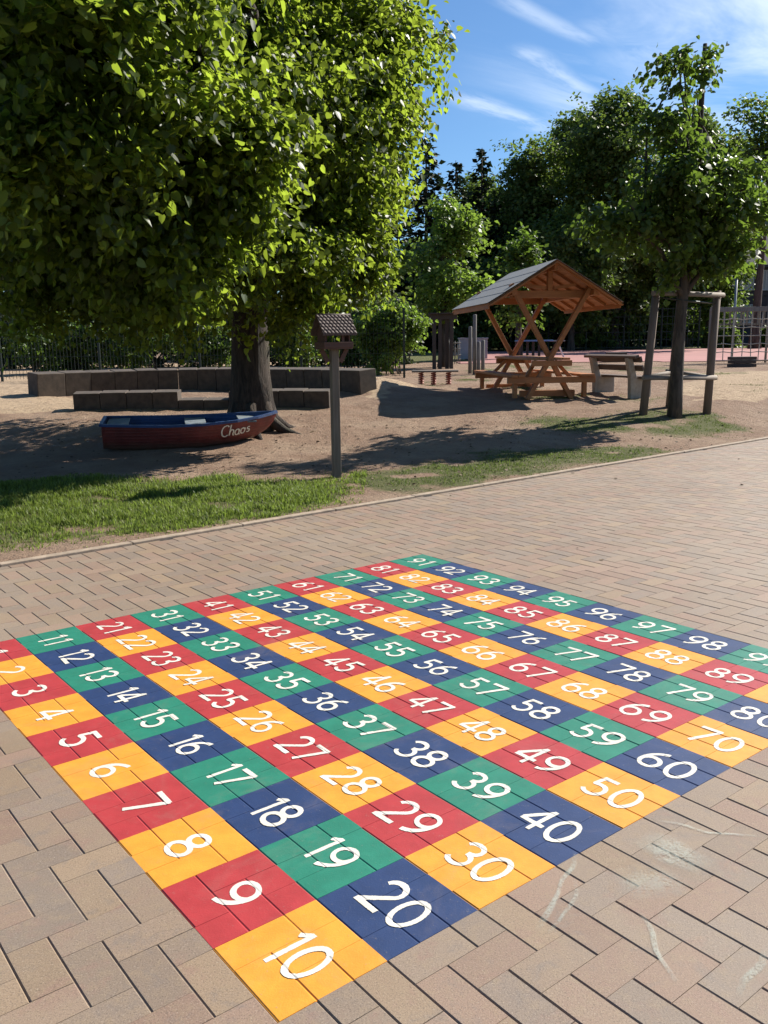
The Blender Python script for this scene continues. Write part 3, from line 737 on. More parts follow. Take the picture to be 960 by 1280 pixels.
spruce('dark spruce showing below the linden branches', 488, 58, 200, 55, 5)

# bushes by the fence
def bush(name, label, px, py, halfpx, top, mi, seed, size=.10, n=170, group=None, Y=None):
    b = on(px, py) if Y is None else ((px-480)/FPX*Y, Y, gz((px-480)/FPX*Y, Y))
    Y = b[1]; r = halfpx*Y/FPX; H = ray(px, top, Y)[2]-b[2]
    rs = np.random.RandomState(seed); lob = []
    for k in range(6):
        lob.append(((b[0]+rs.uniform(-.5, .5)*r, b[1]+rs.uniform(-.4, .4)*min(r, .7), b[2]+H*rs.uniform(.25, .72)), (r*.55, min(r, .7)*.6, H*.30), n//6))
    root = tag(empty(name, b), label, 'shrub', group); C, O = lobe_points(rs, lob, .5)
    C[:, 2] = np.maximum(C[:, 2], b[2]+.12)
    P, A, N, S = sprays(rs, C-np.array(b), O, 24, .34, size, .45, .08)
    P[:, 2] = np.maximum(P[:, 2], .03)
    link('foliage', leaves_me('foliage', P, A, N, S, M_FAR[mi], 'heart'), root)
    mb = MB()
    for k in range(9):
        e = C[rs.randint(len(C))]-np.array(b); limb(mb, rs, (rs.uniform(-.2, .2)*r, rs.uniform(-.1, .1), -.05), e, .022, .006, .06, 6, 6)
    mb.build('stem', M_BARK2, root)
SG = 'climbing shrubs along the mesh fence'
bush('bright_bush', 'bright green leafy bush beside the end of the concrete seating', 492, 468, 50, 378, 4, 71, .10, 420)
bush('fence_shrub', 'dark climbing shrub at the left end of the fence', 45, 468, 34, 394, 3, 72, .09, 190, SG)
bush('fence_shrub', 'loose climbing shrub with light specks above the left seat blocks', 100, 466, 52, 388, 3, 73, .09, 300, SG)
bush('fence_shrub', 'climbing shrub left of the linden trunk', 190, 464, 54, 388, 3, 74, .09, 300, SG)
bush('fence_shrub', 'sparse climbing shrub just behind the linden trunk', 258, 463, 40, 390, 3, 75, .09, 190, SG)
bush('fence_shrub', 'dense climbing shrub between the linden trunk and the bird feeder', 365, 461, 50, 378, 3, 76, .09, 320, SG)
bush('fence_shrub', 'dense climbing shrub right behind the bird feeder', 438, 463, 42, 374, 3, 77, .09, 280, SG)
def long_hedge(label, x0, x1, Y, h, seed):
    z0 = gz(x0, Y); root = tag(empty('tall_hedge', (x0, Y, z0)), label, 'hedge'); rs = np.random.RandomState(seed); n = int((x1-x0)*95)
    C = np.stack([rs.uniform(0, x1-x0, n), rs.uniform(-.5, .6, n), .1+h*rs.rand(n)**.8*(.8+.35*rs.rand(n))], 1)
    k = 1 if Y < 50 else 2.4
    P, A, N, S = sprays(rs, C, np.stack([rs.normal(0, .5, n), np.full(n, -.6), rs.normal(.2, .4, n)], 1), 20, .45*k, .16*k, .4, .12*k)
    P[:, 2] = np.maximum(P[:, 2], .03); link('foliage', leaves_me('foliage', P, A, N, S, M_HEDGE, 'diam'), root)
    mb = MB()
    for x in np.arange(.3, x1-x0, .6): mb.tube([(x, 0, -.1), (x+rs.uniform(-.2, .2), .1, h*.9)], [.03, .01], 6)
    mb.build('stem', M_BARK2, root); return root
long_hedge('long tall dark hedge behind the mesh fence and path', -19.0, 1.2, 34.5, 2.2, 91)
o_ = long_hedge('dark thicket of undergrowth along the far edge beneath the tall trees', -6.0, 52.0, 76.0, 6.0, 92)
HG = 'low hedges beyond the sports court'
for i, (px, label) in enumerate(((905, 'clipped dark hedge behind the rope net'), (955, 'brighter hedge behind the rope net at the right edge'), (735, 'low hedge beyond the court left of the stakes'), (672, 'low hedge beyond the court seen under the shelter roof'))):
    bush('hedge', label, px, 434, 30, 405 if i < 2 else 408, 1 if i != 1 else 2, 80+i, .20, 140, HG, Y=59)

# ------------------------------------------------------------------ mesh fence on the left
M_FENCE = plain('dark_fence_steel', (.018, .028, .024), .5, .2, 5, .3, 0)
def mesh_fence(label, A, B, h, step, bar, pstep, cat='fence'):
    A, B = np.array(A), np.array(B); D = B-A; Ln = float(np.hypot(*D)); D = D/Ln
    root = tag(empty('mesh_fence', (A[0], A[1], gz(*A))), label, cat); z0 = gz(*A); n = max(1, round(Ln/pstep)); seg = Ln/n
    for k in range(n):
        mb = MB(); p, q = A+D*seg*k, A+D*seg*(k+1); zp = gz(*p)-z0; zq = gz(*q)-z0
        for i in range(int(seg/step)+1):
            t = i*step/seg; c = p+(q-p)*t-A; zb = zp+(zq-zp)*t
            mb.box((c[0], c[1], zb+.05+h/2), (bar, bar, h))
        for z in np.linspace(.12, h, max(3, int(h/.4))):
            mb.beam((p[0]-A[0], p[1]-A[1]+.012, zp+z), (q[0]-A[0], q[1]-A[1]+.012, zq+z), .008, bar*1.3)
        mb.build('panel', M_FENCE, root)
    for k in range(n+1):
        p = A+D*seg*k-A; zp = gz(*(p+A))-z0
        MB().box((p[0], p[1]-.04, zp+h/2), (.06, .06, h+.24)).build('post', M_FENCE, root, .004)
mesh_fence('long dark wire mesh fence behind the concrete seating and climbing shrubs', (-13.5, 25.0), (.6, 24.2), 1.75, .10, .009, 2.6)
mesh_fence('tall dark fence at the far side of the red court', (8.5, 58.6), (21, 58.9), 2.6, .35, .03, 2.4)

# ------------------------------------------------------------------ concrete seating
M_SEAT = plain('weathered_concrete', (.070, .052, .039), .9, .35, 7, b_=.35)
def seat_row(label, pxs, h, dp, blk, drops=(), sink=.10):
    P = np.array([on(*q) for q in pxs]); root = tag(empty('seating_row', tuple(P[0])), label, 'seating')
    d = np.r_[0, np.cumsum(np.hypot(*np.diff(P[:, :2], axis=0).T))]
    # smooth the plan curve
    co = np.polyfit(d, P[:, :2], 2); f = lambda s: np.stack([np.polyval(co[:, 0], s), np.polyval(co[:, 1], s)], -1)
    n = int(d[-1]/blk); ss_ = np.linspace(0, d[-1], n+1); top = np.polyval(np.polyfit(d, P[:, 2], 1), ss_)
    for i in range(n):
        a, b = f(ss_[i]), f(ss_[i+1]); t = (b-a)/np.hypot(*(b-a)); nrm = np.array([-t[1], t[0]]); lb_ = np.hypot(*(b-a))
        c = (a+b)/2+nrm*dp/2; z = (top[i]+top[i+1])/2
        hh = h-(drops[1] if drops and drops[0][0] <= (ss_[i]+ss_[i+1])/2/d[-1] <= drops[0][1] else 0)+random.uniform(-.006, .006)
        MB().box((c[0]-P[0, 0], c[1]-P[0, 1], z-P[0, 2]+hh/2-sink/2), (lb_-.006, dp, hh+sink), Matrix.Rotation(math.atan2(t[1], t[0])+random.uniform(-.01, .01), 3, 'Z') @ Matrix.Rotation(R(4.5), 3, 'X')).build('seat_block', M_SEAT, root, .013)
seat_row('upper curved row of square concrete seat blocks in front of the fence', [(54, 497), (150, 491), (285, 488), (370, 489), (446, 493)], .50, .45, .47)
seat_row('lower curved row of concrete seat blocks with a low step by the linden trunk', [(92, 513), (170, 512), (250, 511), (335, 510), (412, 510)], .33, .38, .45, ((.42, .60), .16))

# ------------------------------------------------------------------ the red boat
def boat_mat(name, c):
    m, n, b = mat(name); o = n.obj(); sp = n.add('ShaderNodeSeparateXYZ'); n.link(o, sp.inputs[0])
    f = n.noise(o, 6, 5, .7); g = n.noise(o, 45, 4, .7)
    cc = n.mix(n.ss(f, .3, .7), tuple(q*.75 for q in c), tuple(q*1.2 for q in c))
    cc = n.mix(n.ss(n.m('ADD', sp.outputs[2], n.m('MULTIPLY', f, -.28)), .06, -.14, 0, .85), cc, (.12, .08, .055))
    cc = n.mix(n.ss(g, .64, .70, 0, .8), cc, (.20, .16, .13))
    n.link(cc, b.inputs['Base Color']); b.inputs['Roughness'].default_value = .5
    w_ = n.add('ShaderNodeTexWave', wave_type='BANDS', bands_direction='Z'); w_.inputs['Scale'].default_value = 3.2; w_.inputs['Distortion'].default_value = .4
    bump(n, b, n.m('ADD', n.m('POWER', w_.outputs['Fac'], 8.0), n.m('MULTIPLY', g, .3)), .35, .01)
    return m
M_RED = boat_mat('red_boat_paint', (.16, .027, .022))
M_BLUE = boat_mat('blue_boat_paint', (.015, .045, .14))
M_THWART = plain('grey_white_boards', (.13, .155, .17), .7, .3, 9)
M_CREAM = plain('cream_lettering', (.72, .66, .52), .6, .1, 20, b_=0)
S0 = np.array(on(137, 566)); S1 = np.array(on(308, 557)); bd = (S1-S0)[:2]; bl = np.hypot(*bd); bd /= bl; bn = np.array([-bd[1], bd[0]])
BL = bl*1.30; brz = math.atan2(bd[1], bd[0])
TB = [0, .15, .35, .55, .75, .88, .96, 1.0]
hb = lambda t: np.interp(t, TB, [.50, .56, .60, .58, .46, .29, .12, .02])
hc = lambda t: np.interp(t, TB, [.37, .43, .47, .44, .28, .12, .035, .012])
zg = lambda t: np.interp(t, TB, [.40, .385, .37, .372, .395, .42, .445, .46])
zc = lambda t: np.interp(t, TB, [.06, .045, .04, .045, .08, .15, .26, .36])
zk = lambda t: np.interp(t, TB, [.04, .01, 0, .005, .035, .10, .22, .34])
bc0 = S0[:2]+bn*.42-bd*.08; boat = tag(empty('rowing_boat', (bc0[0], bc0[1], gz(*bc0)-.01), brz), 'small red wooden rowing boat with blue rim lying on the earth under the linden', 'boat')
ts = np.linspace(0, 1, 41)
def hull(off, zoff, top):
    rows = []
    for t in ts:
        x = t*BL if off == 0 else off+t*(BL-2.2*off); b, c = max(.006, hb(t)-off), max(.004, hc(t)-off)
        rows.append([(x, -b, zg(t)+top), (x-.0, -(b*.5+c*.5)-.018*(t < .93), (zg(t)+zc(t))/2+zoff/2), (x-.03*t, -c, zc(t)+zoff), (x-.03*t, 0, zk(t)+zoff), (x-.03*t, c, zc(t)+zoff), (x, (b*.5+c*.5)+.018*(t < .93), (zg(t)+zc(t))/2+zoff/2), (x, b, zg(t)+top)])
    V = np.array(rows); n, k = V.shape[:2]; V = V.reshape(-1, 3); id_ = np.arange(n*k).reshape(n, k)
    F = np.stack([id_[:-1, :-1], id_[:-1, 1:], id_[1:, 1:], id_[1:, :-1]], -1).reshape(-1, 4)
    return V, F, id_
boat.rotation_euler = (R(2.2), 0, brz)
V, F, id_ = hull(0, 0, 0)
me = bpy.data.meshes.new('hull'); me.from_pydata([tuple(q) for q in V], [], [tuple(map(int, f)) for f in F]+[tuple(map(int, id_[0]))]); me.materials.append(M_RED); me.polygons.foreach_set('use_smooth', [True]*(len(F))+[False])
link('hull', me, boat)
V, F, id_ = hull(.028, .035, -.004)
me = bpy.data.meshes.new('inner_lining'); me.from_pydata([tuple(q) for q in V], [], [tuple(map(int, f)) for f in F]+[tuple(map(int, id_[0]))]); me.materials.append(M_BLUE); me.polygons.foreach_set('use_smooth', [True]*(len(F))+[False])
link('inner_lining', me, boat)
mb = MB()
for sgn in (-1, 1):
    for i in range(len(ts)-1):
        a, b = ts[i], ts[i+1]
        mb.beam((a*BL, sgn*hb(a), zg(a)+.004), (b*BL+.004, sgn*hb(b), zg(b)+.004), .052, .034)
mb.beam((-.004, -hb(0), zg(0)+.006), (-.004, hb(0), zg(0)+.006), .05, .036)
mb.build('gunwale', M_BLUE, boat)
for t, wd, dz in ((.06, .30, .022), (.50, .30, .030), (.80, .24, .03)):
    MB().box((t*BL+.05, 0, zg(t)-dz), (wd, 2*hb(t)-.07, .022)).build('thwart', M_THWART, boat, .004)
mb = MB()
for x in (.25, .72): mb.box((x*BL, 0, -.02), (.09, .62, .10))
mb.build('support_beam', M_SEAT, boat, .006)
def sidept(s, h):
    """s along the hull in metres, h height fraction of the near side (outside)"""
    t = np.clip(s/BL, 0, 1); b, c, g, z = hb(t), hc(t), zg(t), zc(t)
    m_ = (b+c)/2+.018*(t < .93); zm = (g+z)/2
    y = np.where(h > .5, m_+(b-m_)*(h-.5)*2, c+(m_-c)*h*2); zz_ = np.where(h > .5, zm+(g-zm)*(h-.5)*2, z+(zm-z)*h*2)
    return np.stack([s+0*h, -y-.006, zz_], -1)
SCRIPT = {'C': [cat(arc(.52, .62, .30, .36, 35, 120, 14), arc(.46, .46, .42, .50, 118, 312, 26))],
          'h': [L((.10, .0), (.16, 1.02)), cat(L((.11, .12)), arc(.34, .34, .20, .20, 165, 15, 14), L((.50, .08)), arc(.60, .08, .10, .08, 180, 300, 8))],
          'a': [arc(.28, .26, .23, .26, 0, 360, 28), cat(L((.52, .50), (.48, .10)), arc(.58, .09, .10, .09, 180, 300, 8))],
          'o': [arc(.28, .26, .23, .26, 0, 360, 28), arc(.47, .50, .12, .08, 190, 330, 8)],
          's': [cat(arc(.28, .40, .15, .12, 40, 265, 18), arc(.24, .15, .17, .14, 85, -150, 18))]}
VV, FF, nb, sx0 = [], [], 0, .655*BL
hl = .165; 
for ci, ch in enumerate('Chaos'):
    for st in SCRIPT[ch]:
        p = resample(st, .05); tg = np.gradient(p, axis=0); tg /= np.linalg.norm(tg, axis=1)[:, None]+1e-9
        nn = np.stack([-tg[:, 1], tg[:, 0]], 1); hw = .050+.022*np.abs(tg[:, 1:2])
        q = np.stack([p-nn*hw, p+nn*hw], 1); X = sx0+(q[..., 0]+.22*q[..., 1])*hl*.80; hh = .36+q[..., 1]*hl/.33
        P = sidept(X, np.clip(hh, .02, .98)); P[..., 1] -= .0006*(ci % 2)+.0003*len(VV) % .003
        n = len(p); VV.append(P.reshape(-1, 3)); a = np.arange(n-1)*2+nb
        FF.append(np.stack([a, a+1, a+3, a+2], 1)); nb += 2*n
    sx0 += {'C': .82, 'h': .66, 'a': .64, 'o': .64, 's': .5}[ch]*hl*.80
link('lettering', npmesh('lettering', np.concatenate(VV), np.concatenate(FF), M_CREAM), boat)

# ------------------------------------------------------------------ bird feeder on its post
M_POST = wood('weathered_post', (.20, .155, .115), (.10, .075, .055), .85, 1.0, 2, 18)
M_FEED = wood('brown_feeder_wood', (.115, .055, .038), (.065, .032, .024), .8, 1.0, 0, 20)
M_TILE = plain('brown_roof_tile', (.075, .048, .042), .75, .3, 30)
fb = on(421, 597); feeder = tag(empty('bird_feeder', fb, .42), 'small tiled roof bird feeder on a tall square wooden post', 'bird feeder')
MB().box((0, 0, .68), (.088, .088, 1.56)).build('post', M_POST, feeder, .006)
tz = 1.475
MB().box((0, 0, tz), (.34, .30, .035)).box((0, -.15, tz+.03), (.345, .018, .06)).box((0, .15, tz+.03), (.345, .018, .06)).box((-.165, 0, tz+.031), (.018, .285, .058)).box((.165, 0, tz+.031), (.018, .285, .058)).build('tray', M_FEED, feeder, .003)
MB().beam((-.075, 0, tz-.16), (-.15, 0, tz-.02), .05, .03, (0, 1, 0)).beam((.075, 0, tz-.16), (.15, 0, tz-.02), .05, .03, (0, 1, 0)).build('bracket', M_FEED, feeder)
ez, rz_ = tz+.175, tz+.345
for sx in (-1, 1):
    v = [(sx*.148, -.13, tz+.05), (sx*.148, .13, tz+.05), (sx*.148, .13, ez), (sx*.148, 0, rz_-.03), (sx*.148, -.13, ez)]
    v2 = [(x-sx*.016, y, z) for x, y, z in v]; n = 5
    MB().quadmesh(v+v2, [tuple(range(n)), tuple(range(n, 2*n))[::-1]]+[(i, (i+1) % n, n+(i+1) % n, n+i) for i in range(n)]).build('side_wall', M_FEED, feeder)
MB().box((.06, -.13, tz+.11), (.03, .02, .13)).box((-.08, .13, tz+.11), (.10, .012, .13)).build('upright', M_FEED, feeder)
def feeder_roof(sg):
    nu, nv = 61, 31; u = np.linspace(-.20, .20, nu); v = np.linspace(0, 1, nv); U, Vv_ = np.meshgrid(u, v, indexing='ij')
    row = (Vv_*6) % 1.0; k = np.floor(Vv_*6)
    h = .010*np.abs(np.sin((U/.044+.5*(k % 2))*math.pi))+.010*row
    ln = math.hypot(.205, rz_-ez+.04); nz_, ny_ = .205/ln, (rz_-ez+.04)/ln
    Y = sg*(-.205*Vv_-ny_*h); Z = rz_+.012-(rz_-ez+.04)*Vv_+nz_*h
    up = np.stack([U, Y, Z], -1).reshape(-1, 3); lo = np.stack([U, sg*(-.205*Vv_), rz_-.004-(rz_-ez+.04)*Vv_], -1).reshape(-1, 3)
    id_ = np.arange(nu*nv).reshape(nu, nv); q = np.stack([id_[:-1, :-1], id_[1:, :-1], id_[1:, 1:], id_[:-1, 1:]], -1).reshape(-1, 4)
    m_ = nu*nv; bord = np.concatenate([id_[:, 0], id_[-1, 1:], id_[-2::-1, -1], id_[0, -2:0:-1]]); nb_ = np.roll(bord, -1)
    return npmesh('roof_slope', np.concatenate([up, lo]), np.concatenate([q, q[:, ::-1]+m_, np.stack([bord, nb_, nb_+m_, bord+m_], 1)]), M_TILE)
for sg in (1, -1): link('roof_slope', feeder_roof(sg), feeder)
MB().tube([(-.203, 0, rz_+.012), (.203, 0, rz_+.012)], .014, 8).build('ridge_cap', M_TILE, feeder)

# ------------------------------------------------------------------ picnic shelter
M_ORANGE = wood('orange_stained_pine', (.44, .185, .062), (.29, .105, .034), .6, 1.0, 1, 10)
M_ORANGEX = wood('orange_stained_pine_cross', (.42, .175, .058), (.29, .105, .034), .6, 1.0, 0, 10)
M_TABLE = wood('worn_table_board', (.46, .235, .105), (.30, .13, .055), .6, 1.0, 1, 12)
M_FELT = plain('grey_roofing_felt', (.225, .23, .23), .9, .15, 20, b_=.3)
SRZ = .117; nearp = np.array([3.31, 17.0]); sy = np.array([-math.sin(SRZ), math.cos(SRZ)]); sc_ = nearp+sy*1.7
SZ = gz(*(nearp+sy*.3)); shel = tag(empty('picnic_shelter', (nearp[0], nearp[1], SZ), SRZ), 'orange wooden picnic shelter with crossed legs, built in table and grey gable roof', 'picnic shelter')
RZ = 3.03-SZ; EZ = 2.24-SZ; HW = 1.30; RL = 3.38
slope = (RZ-EZ)/HW
def zat(x): return RZ-abs(x)*slope
for y, nm in ((.28, 0), (3.08, 1)):
    for sg in (1, -1):
        zt = 2.17; MB().beam((sg*.46, y+sg*.048, -.03), (sg*(.46-.575*zt), y+sg*.048, zt), .085, .125, (0, 1, 0)).build('leg', M_ORANGEX, shel, .006)
    MB().beam((-.56, y+.14, .075), (.56, y+.14, .075), .07, .12).build('foot_beam', M_ORANGEX, shel, .006)
    MB().beam((-.88, y-.13, .345), (.88, y-.13, .345), .07, .12).build('seat_bearer', M_ORANGEX, shel, .006)
    MB().beam((-.40, y-.125, .665), (.40, y-.125, .665), .065, .11).build('table_bearer', M_ORANGEX, shel, .006)
    MB().beam((-.78, y+.135, 1.98), (.78, y+.135, 1.98), .07, .14).build('tie_beam', M_ORANGEX, shel, .006)
    MB().beam((0, y+.135, 2.05), (0, y+.135, RZ-.10), .10, .10, (0, 1, 0)).build('king_post', M_ORANGEX, shel, .006)
    for sg in (1, -1):
        MB().beam((sg*.08, y+.135, 2.10), (sg*.52, y+.135, zat(.52)-.12), .06, .09, (0, 1, 0)).build('brace', M_ORANGEX, shel, .005)
        MB().beam((sg*.70, y-.02, .0), (sg*.70, y-.02, .285), .08, .11, (0, 1, 0)).build('bench_leg', M_ORANGEX, shel, .006)
    for sg in (1, -1):
        MB().beam((sg*.20, y+.30*(1 if nm == 0 else -1), .70), (sg*.52, y+.05, .30), .06, .09, (0, 1, 0)).build('strut', M_ORANGEX, shel, .005)
for sg in (1, -1):
    for k in range(2):
        MB().box((sg*(.62+.145*k), 1.68, .43), (.138, 3.3, .048)).build('bench_plank', M_ORANGE, shel, .006)
    MB().beam((sg*.80, .02, zat(.80)-.115), (sg*.80, RL-.02, zat(.80)-.115), .10, .10).build('purlin', M_ORANGE, shel, .006)
    for k in range(6):
        y = .06+k*(RL-.12)/5
        MB().beam((sg*.02, y, RZ-.064), (sg*(HW-.06), y, EZ-.064+.06*slope), .05, .065, (0, 1, 0)).build('rafter', M_ORANGEX, shel, .004)
    mb = MB(); nbd = 12
    for k in range(nbd):
        a, b = k/nbd, (k+1)/nbd-.004
        mb.beam((sg*HW*a, RL/2, RZ-.018-(RZ-EZ)*a), (sg*HW*b, RL/2, RZ-.018-(RZ-EZ)*b), RL, .022)
    mb.build('roof_boards', M_ORANGE, shel)
    MB().beam((sg*(HW-.012), .02, EZ-.062), (sg*(HW-.012), RL-.02, EZ-.062), .022, .09).build('fascia', M_ORANGE, shel)
    mb = MB(); n_ = 4
    for k in range(n_):
        a, b = k/n_, min(1.02, (k+1.06)/n_)
        mb.beam((sg*HW*a*1.01, RL/2, RZ+.006-(RZ-EZ)*a), (sg*HW*b*1.01, RL/2, RZ+.012-(RZ-EZ)*b), RL+.05, .007)
    mb.build('roof_felt', M_FELT, shel)
    for y in (-.012, RL+.012):
        MB().beam((sg*.0, y, RZ-.05), (sg*HW*1.01, y, EZ-.055), .022, .11, (0, 1, 0)).build('barge_board', M_ORANGEX, shel)
MB().beam((0, .02, RZ-.12), (0, RL-.02, RZ-.12), .07, .14).build('ridge_beam', M_ORANGE, shel, .005)
for k in range(5):
    MB().box((-.312+.156*k, 1.68, .745), (.150, 2.95, .045)).build('table_board', M_TABLE, shel, .006)

# ------------------------------------------------------------------ concrete bench
M_BCON = plain('pale_bench_concrete', (.36, .31, .25), .85, .18, 12)
M_SLAT = wood('brown_bench_slat', (.14, .095, .07), (.08, .055, .045), .7, 1.0, 1, 14)
S2 = np.array(on(797, 497))
BRZ = .356; ly = np.array([-math.sin(BRZ), math.cos(BRZ)])
bo = S2[:2]; bench = tag(empty('park_bench', (bo[0], bo[1], gz(*bo)), BRZ), 'bench with pale concrete ends and brown slats beside the staked tree', 'bench')
PRO = [(-.20, -.05), (.27, -.05), (.27, .37), (-.06, .37), (-.20, .80), (-.31, .77), (-.22, .40)]
for y in (.0, 1.22):
    n = len(PRO); v = [(x, y-.055, z) for x, z in PRO]+[(x, y+.055, z) for x, z in PRO]
    MB().quadmesh(v, [tuple(range(n)), tuple(range(n, 2*n))[::-1]]+[((i+1) % n, i, n+i, n+(i+1) % n) for i in range(n)]).build('bench_end', M_BCON, bench, .012)
rot = Matrix.Rotation(-.31, 3, 'Y')
for x, z in ((-.165, .745), (-.118, .58)):
    MB().box((x+.02, .61, z), (.045, 1.75, .115), rot).build('back_slat', M_SLAT, bench, .006)
MB().box((-.245, .61, .800), (.10, 1.75, .05), rot).build('back_slat', M_SLAT, bench, .006)
for x in (0, .105, .21):
    MB().box((x, .61, .395), (.09, 1.75, .042)).build('seat_slat', M_SLAT, bench, .006)

# ------------------------------------------------------------------ stakes round the young tree
M_STAKE = wood('grey_brown_stake', (.185, .135, .10), (.095, .07, .055), .85, 1.0, 2, 12)
M_RAIL = wood('pale_half_round_rail', (.24, .20, .16), (.13, .10, .08), .8, 1.0, 0, 12)
q1, q2, q3 = np.array(on(803, 518)), np.array(on(883, 517)), np.array(on(836, 509))
guard = tag(empty('tree_stakes', tuple(q1)), 'three wooden stakes with rails framing the young tree', 'tree stakes')
hS = ray(813, 361, q1[1])[2]-q1[2]
P1, P2, P3 = (0, 0, 0), tuple(q2-q1), tuple(q3-q1)
T1 = (.15, .02, hS); T2 = (P2[0]+.07, P2[1], P2[2]+hS+.02); T3 = (P3[0]+.12, P3[1], P3[2]+hS-.02)
for a, b in ((P1, T1), (P2, T2), (P3, T3)):
    MB().tube([(a[0], a[1], a[2]-.2), b], [.072, .062], 12).build('stake', M_STAKE, guard)
lerp = lambda a, b, t: tuple(np.array(a)*(1-t)+np.array(b)*t)
for t, ext in ((.30, .10), (.965, .10)):
    a, b, c = lerp(P1, T1, t), lerp(P2, T2, t), lerp(P3, T3, t)
    for (u_, v_), off in (((a, b), -.09), ((a, c), .0), ((c, b), .075)):
        d = np.array(v_)-np.array(u_); d /= np.linalg.norm(d)
        MB().tube([tuple(np.array(u_)-d*ext+np.array((0, off, .02*off))), tuple(np.array(v_)+d*ext+np.array((0, off, .0)))], .047, 10, True, .8).build('rail', M_RAIL, guard)
mb = MB()
for k in (1, -1): mb.tube([lerp(T1, P1, .06), (.52*P2[0]*(1 if k > 0 else 1), .1*k, hS*.90), lerp(T2, P2, .10)], .012, 6)
mb.build('tie_strap', M_FENCE, guard)

# ------------------------------------------------------------------ play equipment further back
M_GREYW = wood('grey_palisade_wood', (.22, .20, .18), (.12, .11, .10), .9, 1.0, 2, 16)
PG = 'grey posts of the little palisade'
for px, top, bot, lab in ((587.5, 408, 467, 'leftmost shorter grey post of the palisade beside the shelter'), (593, 393, 468, 'tallest grey post of the palisade beside the shelter'), (598, 427, 468, 'low grey post just right of the tallest palisade post'), (603.5, 425, 467, 'rightmost low grey post of the palisade under the shelter roof')):
    b = on(px, bot); h = ray(px, top, b[1])[2]-b[2]
    r = tag(MB().tube([(0, 0, -.1), (0, 0, h*.5), (0, 0, h-.02), (0, 0, h)], [.058, .056, .055, .04], 10).build('palisade_post', M_GREYW), lab, 'post', PG); r.location = b
# spring balance beam
b0 = on(545, 481); beam = tag(empty('balance_beam', (b0[0], b0[1], b0[2]), -.08), 'plank balance beam on red striped springs beyond the shelter shadow', 'balance beam')
bh = ray(545, 464, b0[1])[2]-b0[2]
MB().box((-.02, 0, bh), (1.12, .24, .045)).build('plank', M_GREYW, beam, .008)
M_SPRING = plain('red_spring_steel', (.30, .08, .055), .5, .2, 10)
for x in (-.36, -.06, .30):
    pts = [(x+.055*math.cos(a), .055*math.sin(a), .0+(bh-.03)*i/72) for i, a in enumerate(np.linspace(0, 6*2*math.pi, 73))]
    MB().tube(pts, .016, 6).build('spring', M_SPRING, beam)
# dark climbing shelter
M_DARKW = wood('dark_brown_timber', (.075, .055, .043), (.04, .03, .025), .85, 1.0, 2, 14)
b0 = on(556, 461); top = ray(556, 396, b0[1])[2]-b0[2]; k = b0[1]/FPX
perg = tag(empty('climbing_tower', b0), 'dark timber climbing frame with upright posts behind the balance beam', 'climbing frame')
for dx, dy in ((-13, 0), (-6, .0), (3, .1), (8, 0), (-11, 1.0), (6, 1.1)):
    MB().box((dx*k, dy, top/2-.05), (.12, .12, top+.1)).build('post', M_DARKW, perg, .008)
for z, dy in ((top, 0), (top-.02, 1.05)):
    MB().box((-2*k, dy, z), (34*k, .14, .16)).build('crossbeam', M_DARKW, perg, .008)
mb = MB()
for i in range(9): mb.box((-17*k+i*4*k, .52, top+.11), (.10, 1.5, .035))
mb.build('roof_deck', M_DARKW, perg)
# leaning pole, woven panel, pale low wall
b0 = on(563.5, 460); pl = tag(MB().tube([(0, 0, -.1), (-.14, 0, 1.55)], .035, 8).build('leaning_pole', M_GREYW), 'thin leaning pole in front of the woven panel', 'pole'); pl.location = b0
b0 = (2.63, 34.0, gz(2.63, 34)); wp = tag(empty('woven_panel', b0), 'rustic panel of crossed sticks in front of the pale low wall', 'panel')
mb = MB(); rs = np.random.RandomState(3)
for i in range(11):
    x = -.34+.07*i; mb.tube([(x, 0, 0), (x+rs.uniform(-.05, .05), .02, .85+rs.uniform(-.1, .1))], .016, 5)
for z in (.15, .32, .55, .76): mb.tube([(-.38, -.02, z), (0, .03, z+rs.uniform(-.04, .04)), (.40, -.02, z+.03)], .018, 5)
mb.build('stick_lattice', M_GREYW, wp)
M_PALE = plain('pale_render', (.42, .38, .37), .9, .12, 3)
b0 = (4.1, 40.0, gz(4.1, 40)); tag(MB().box((0, 0, .42), (1.3, .18, .95)).box((0, 0, .92), (1.36, .24, .06)).build('low_wall', M_PALE, None, .01), 'pale low wall between the woven panel and the palisade', 'wall').location = b0
# blue table
M_BTOP = plain('blue_table_top', (.10, .20, .40), .5, .15, 5)
M_GREYM = plain('grey_metal', (.22, .23, .24), .5, .15, 6, .4)
b0 = (6.95, 38.0, gz(6.95, 38)); tbl = tag(empty('games_table', b0), 'blue topped outdoor table seen through the legs of the shelter', 'table')
MB().box((-.45, 0, .80), (1.5, .9, .06)).build('table_top', M_BTOP, tbl, .01); MB().box((.56, 0, .785), (.50, .8, .05)).build('side_shelf', M_GREYM, tbl, .008)
for x in (-1.0, -.75, -.5, -.25): MB().box((x, -.2, .37), (.10, .10, .80)).build('leg', M_DARKW, tbl, .006)
MB().beam((.50, -.3, .74), (.82, -.3, .02), .05, .14, (0, 1, 0)).build('slanted_leg', plain('white_metal', (.75, .75, .72), .4, .05), tbl, .006)
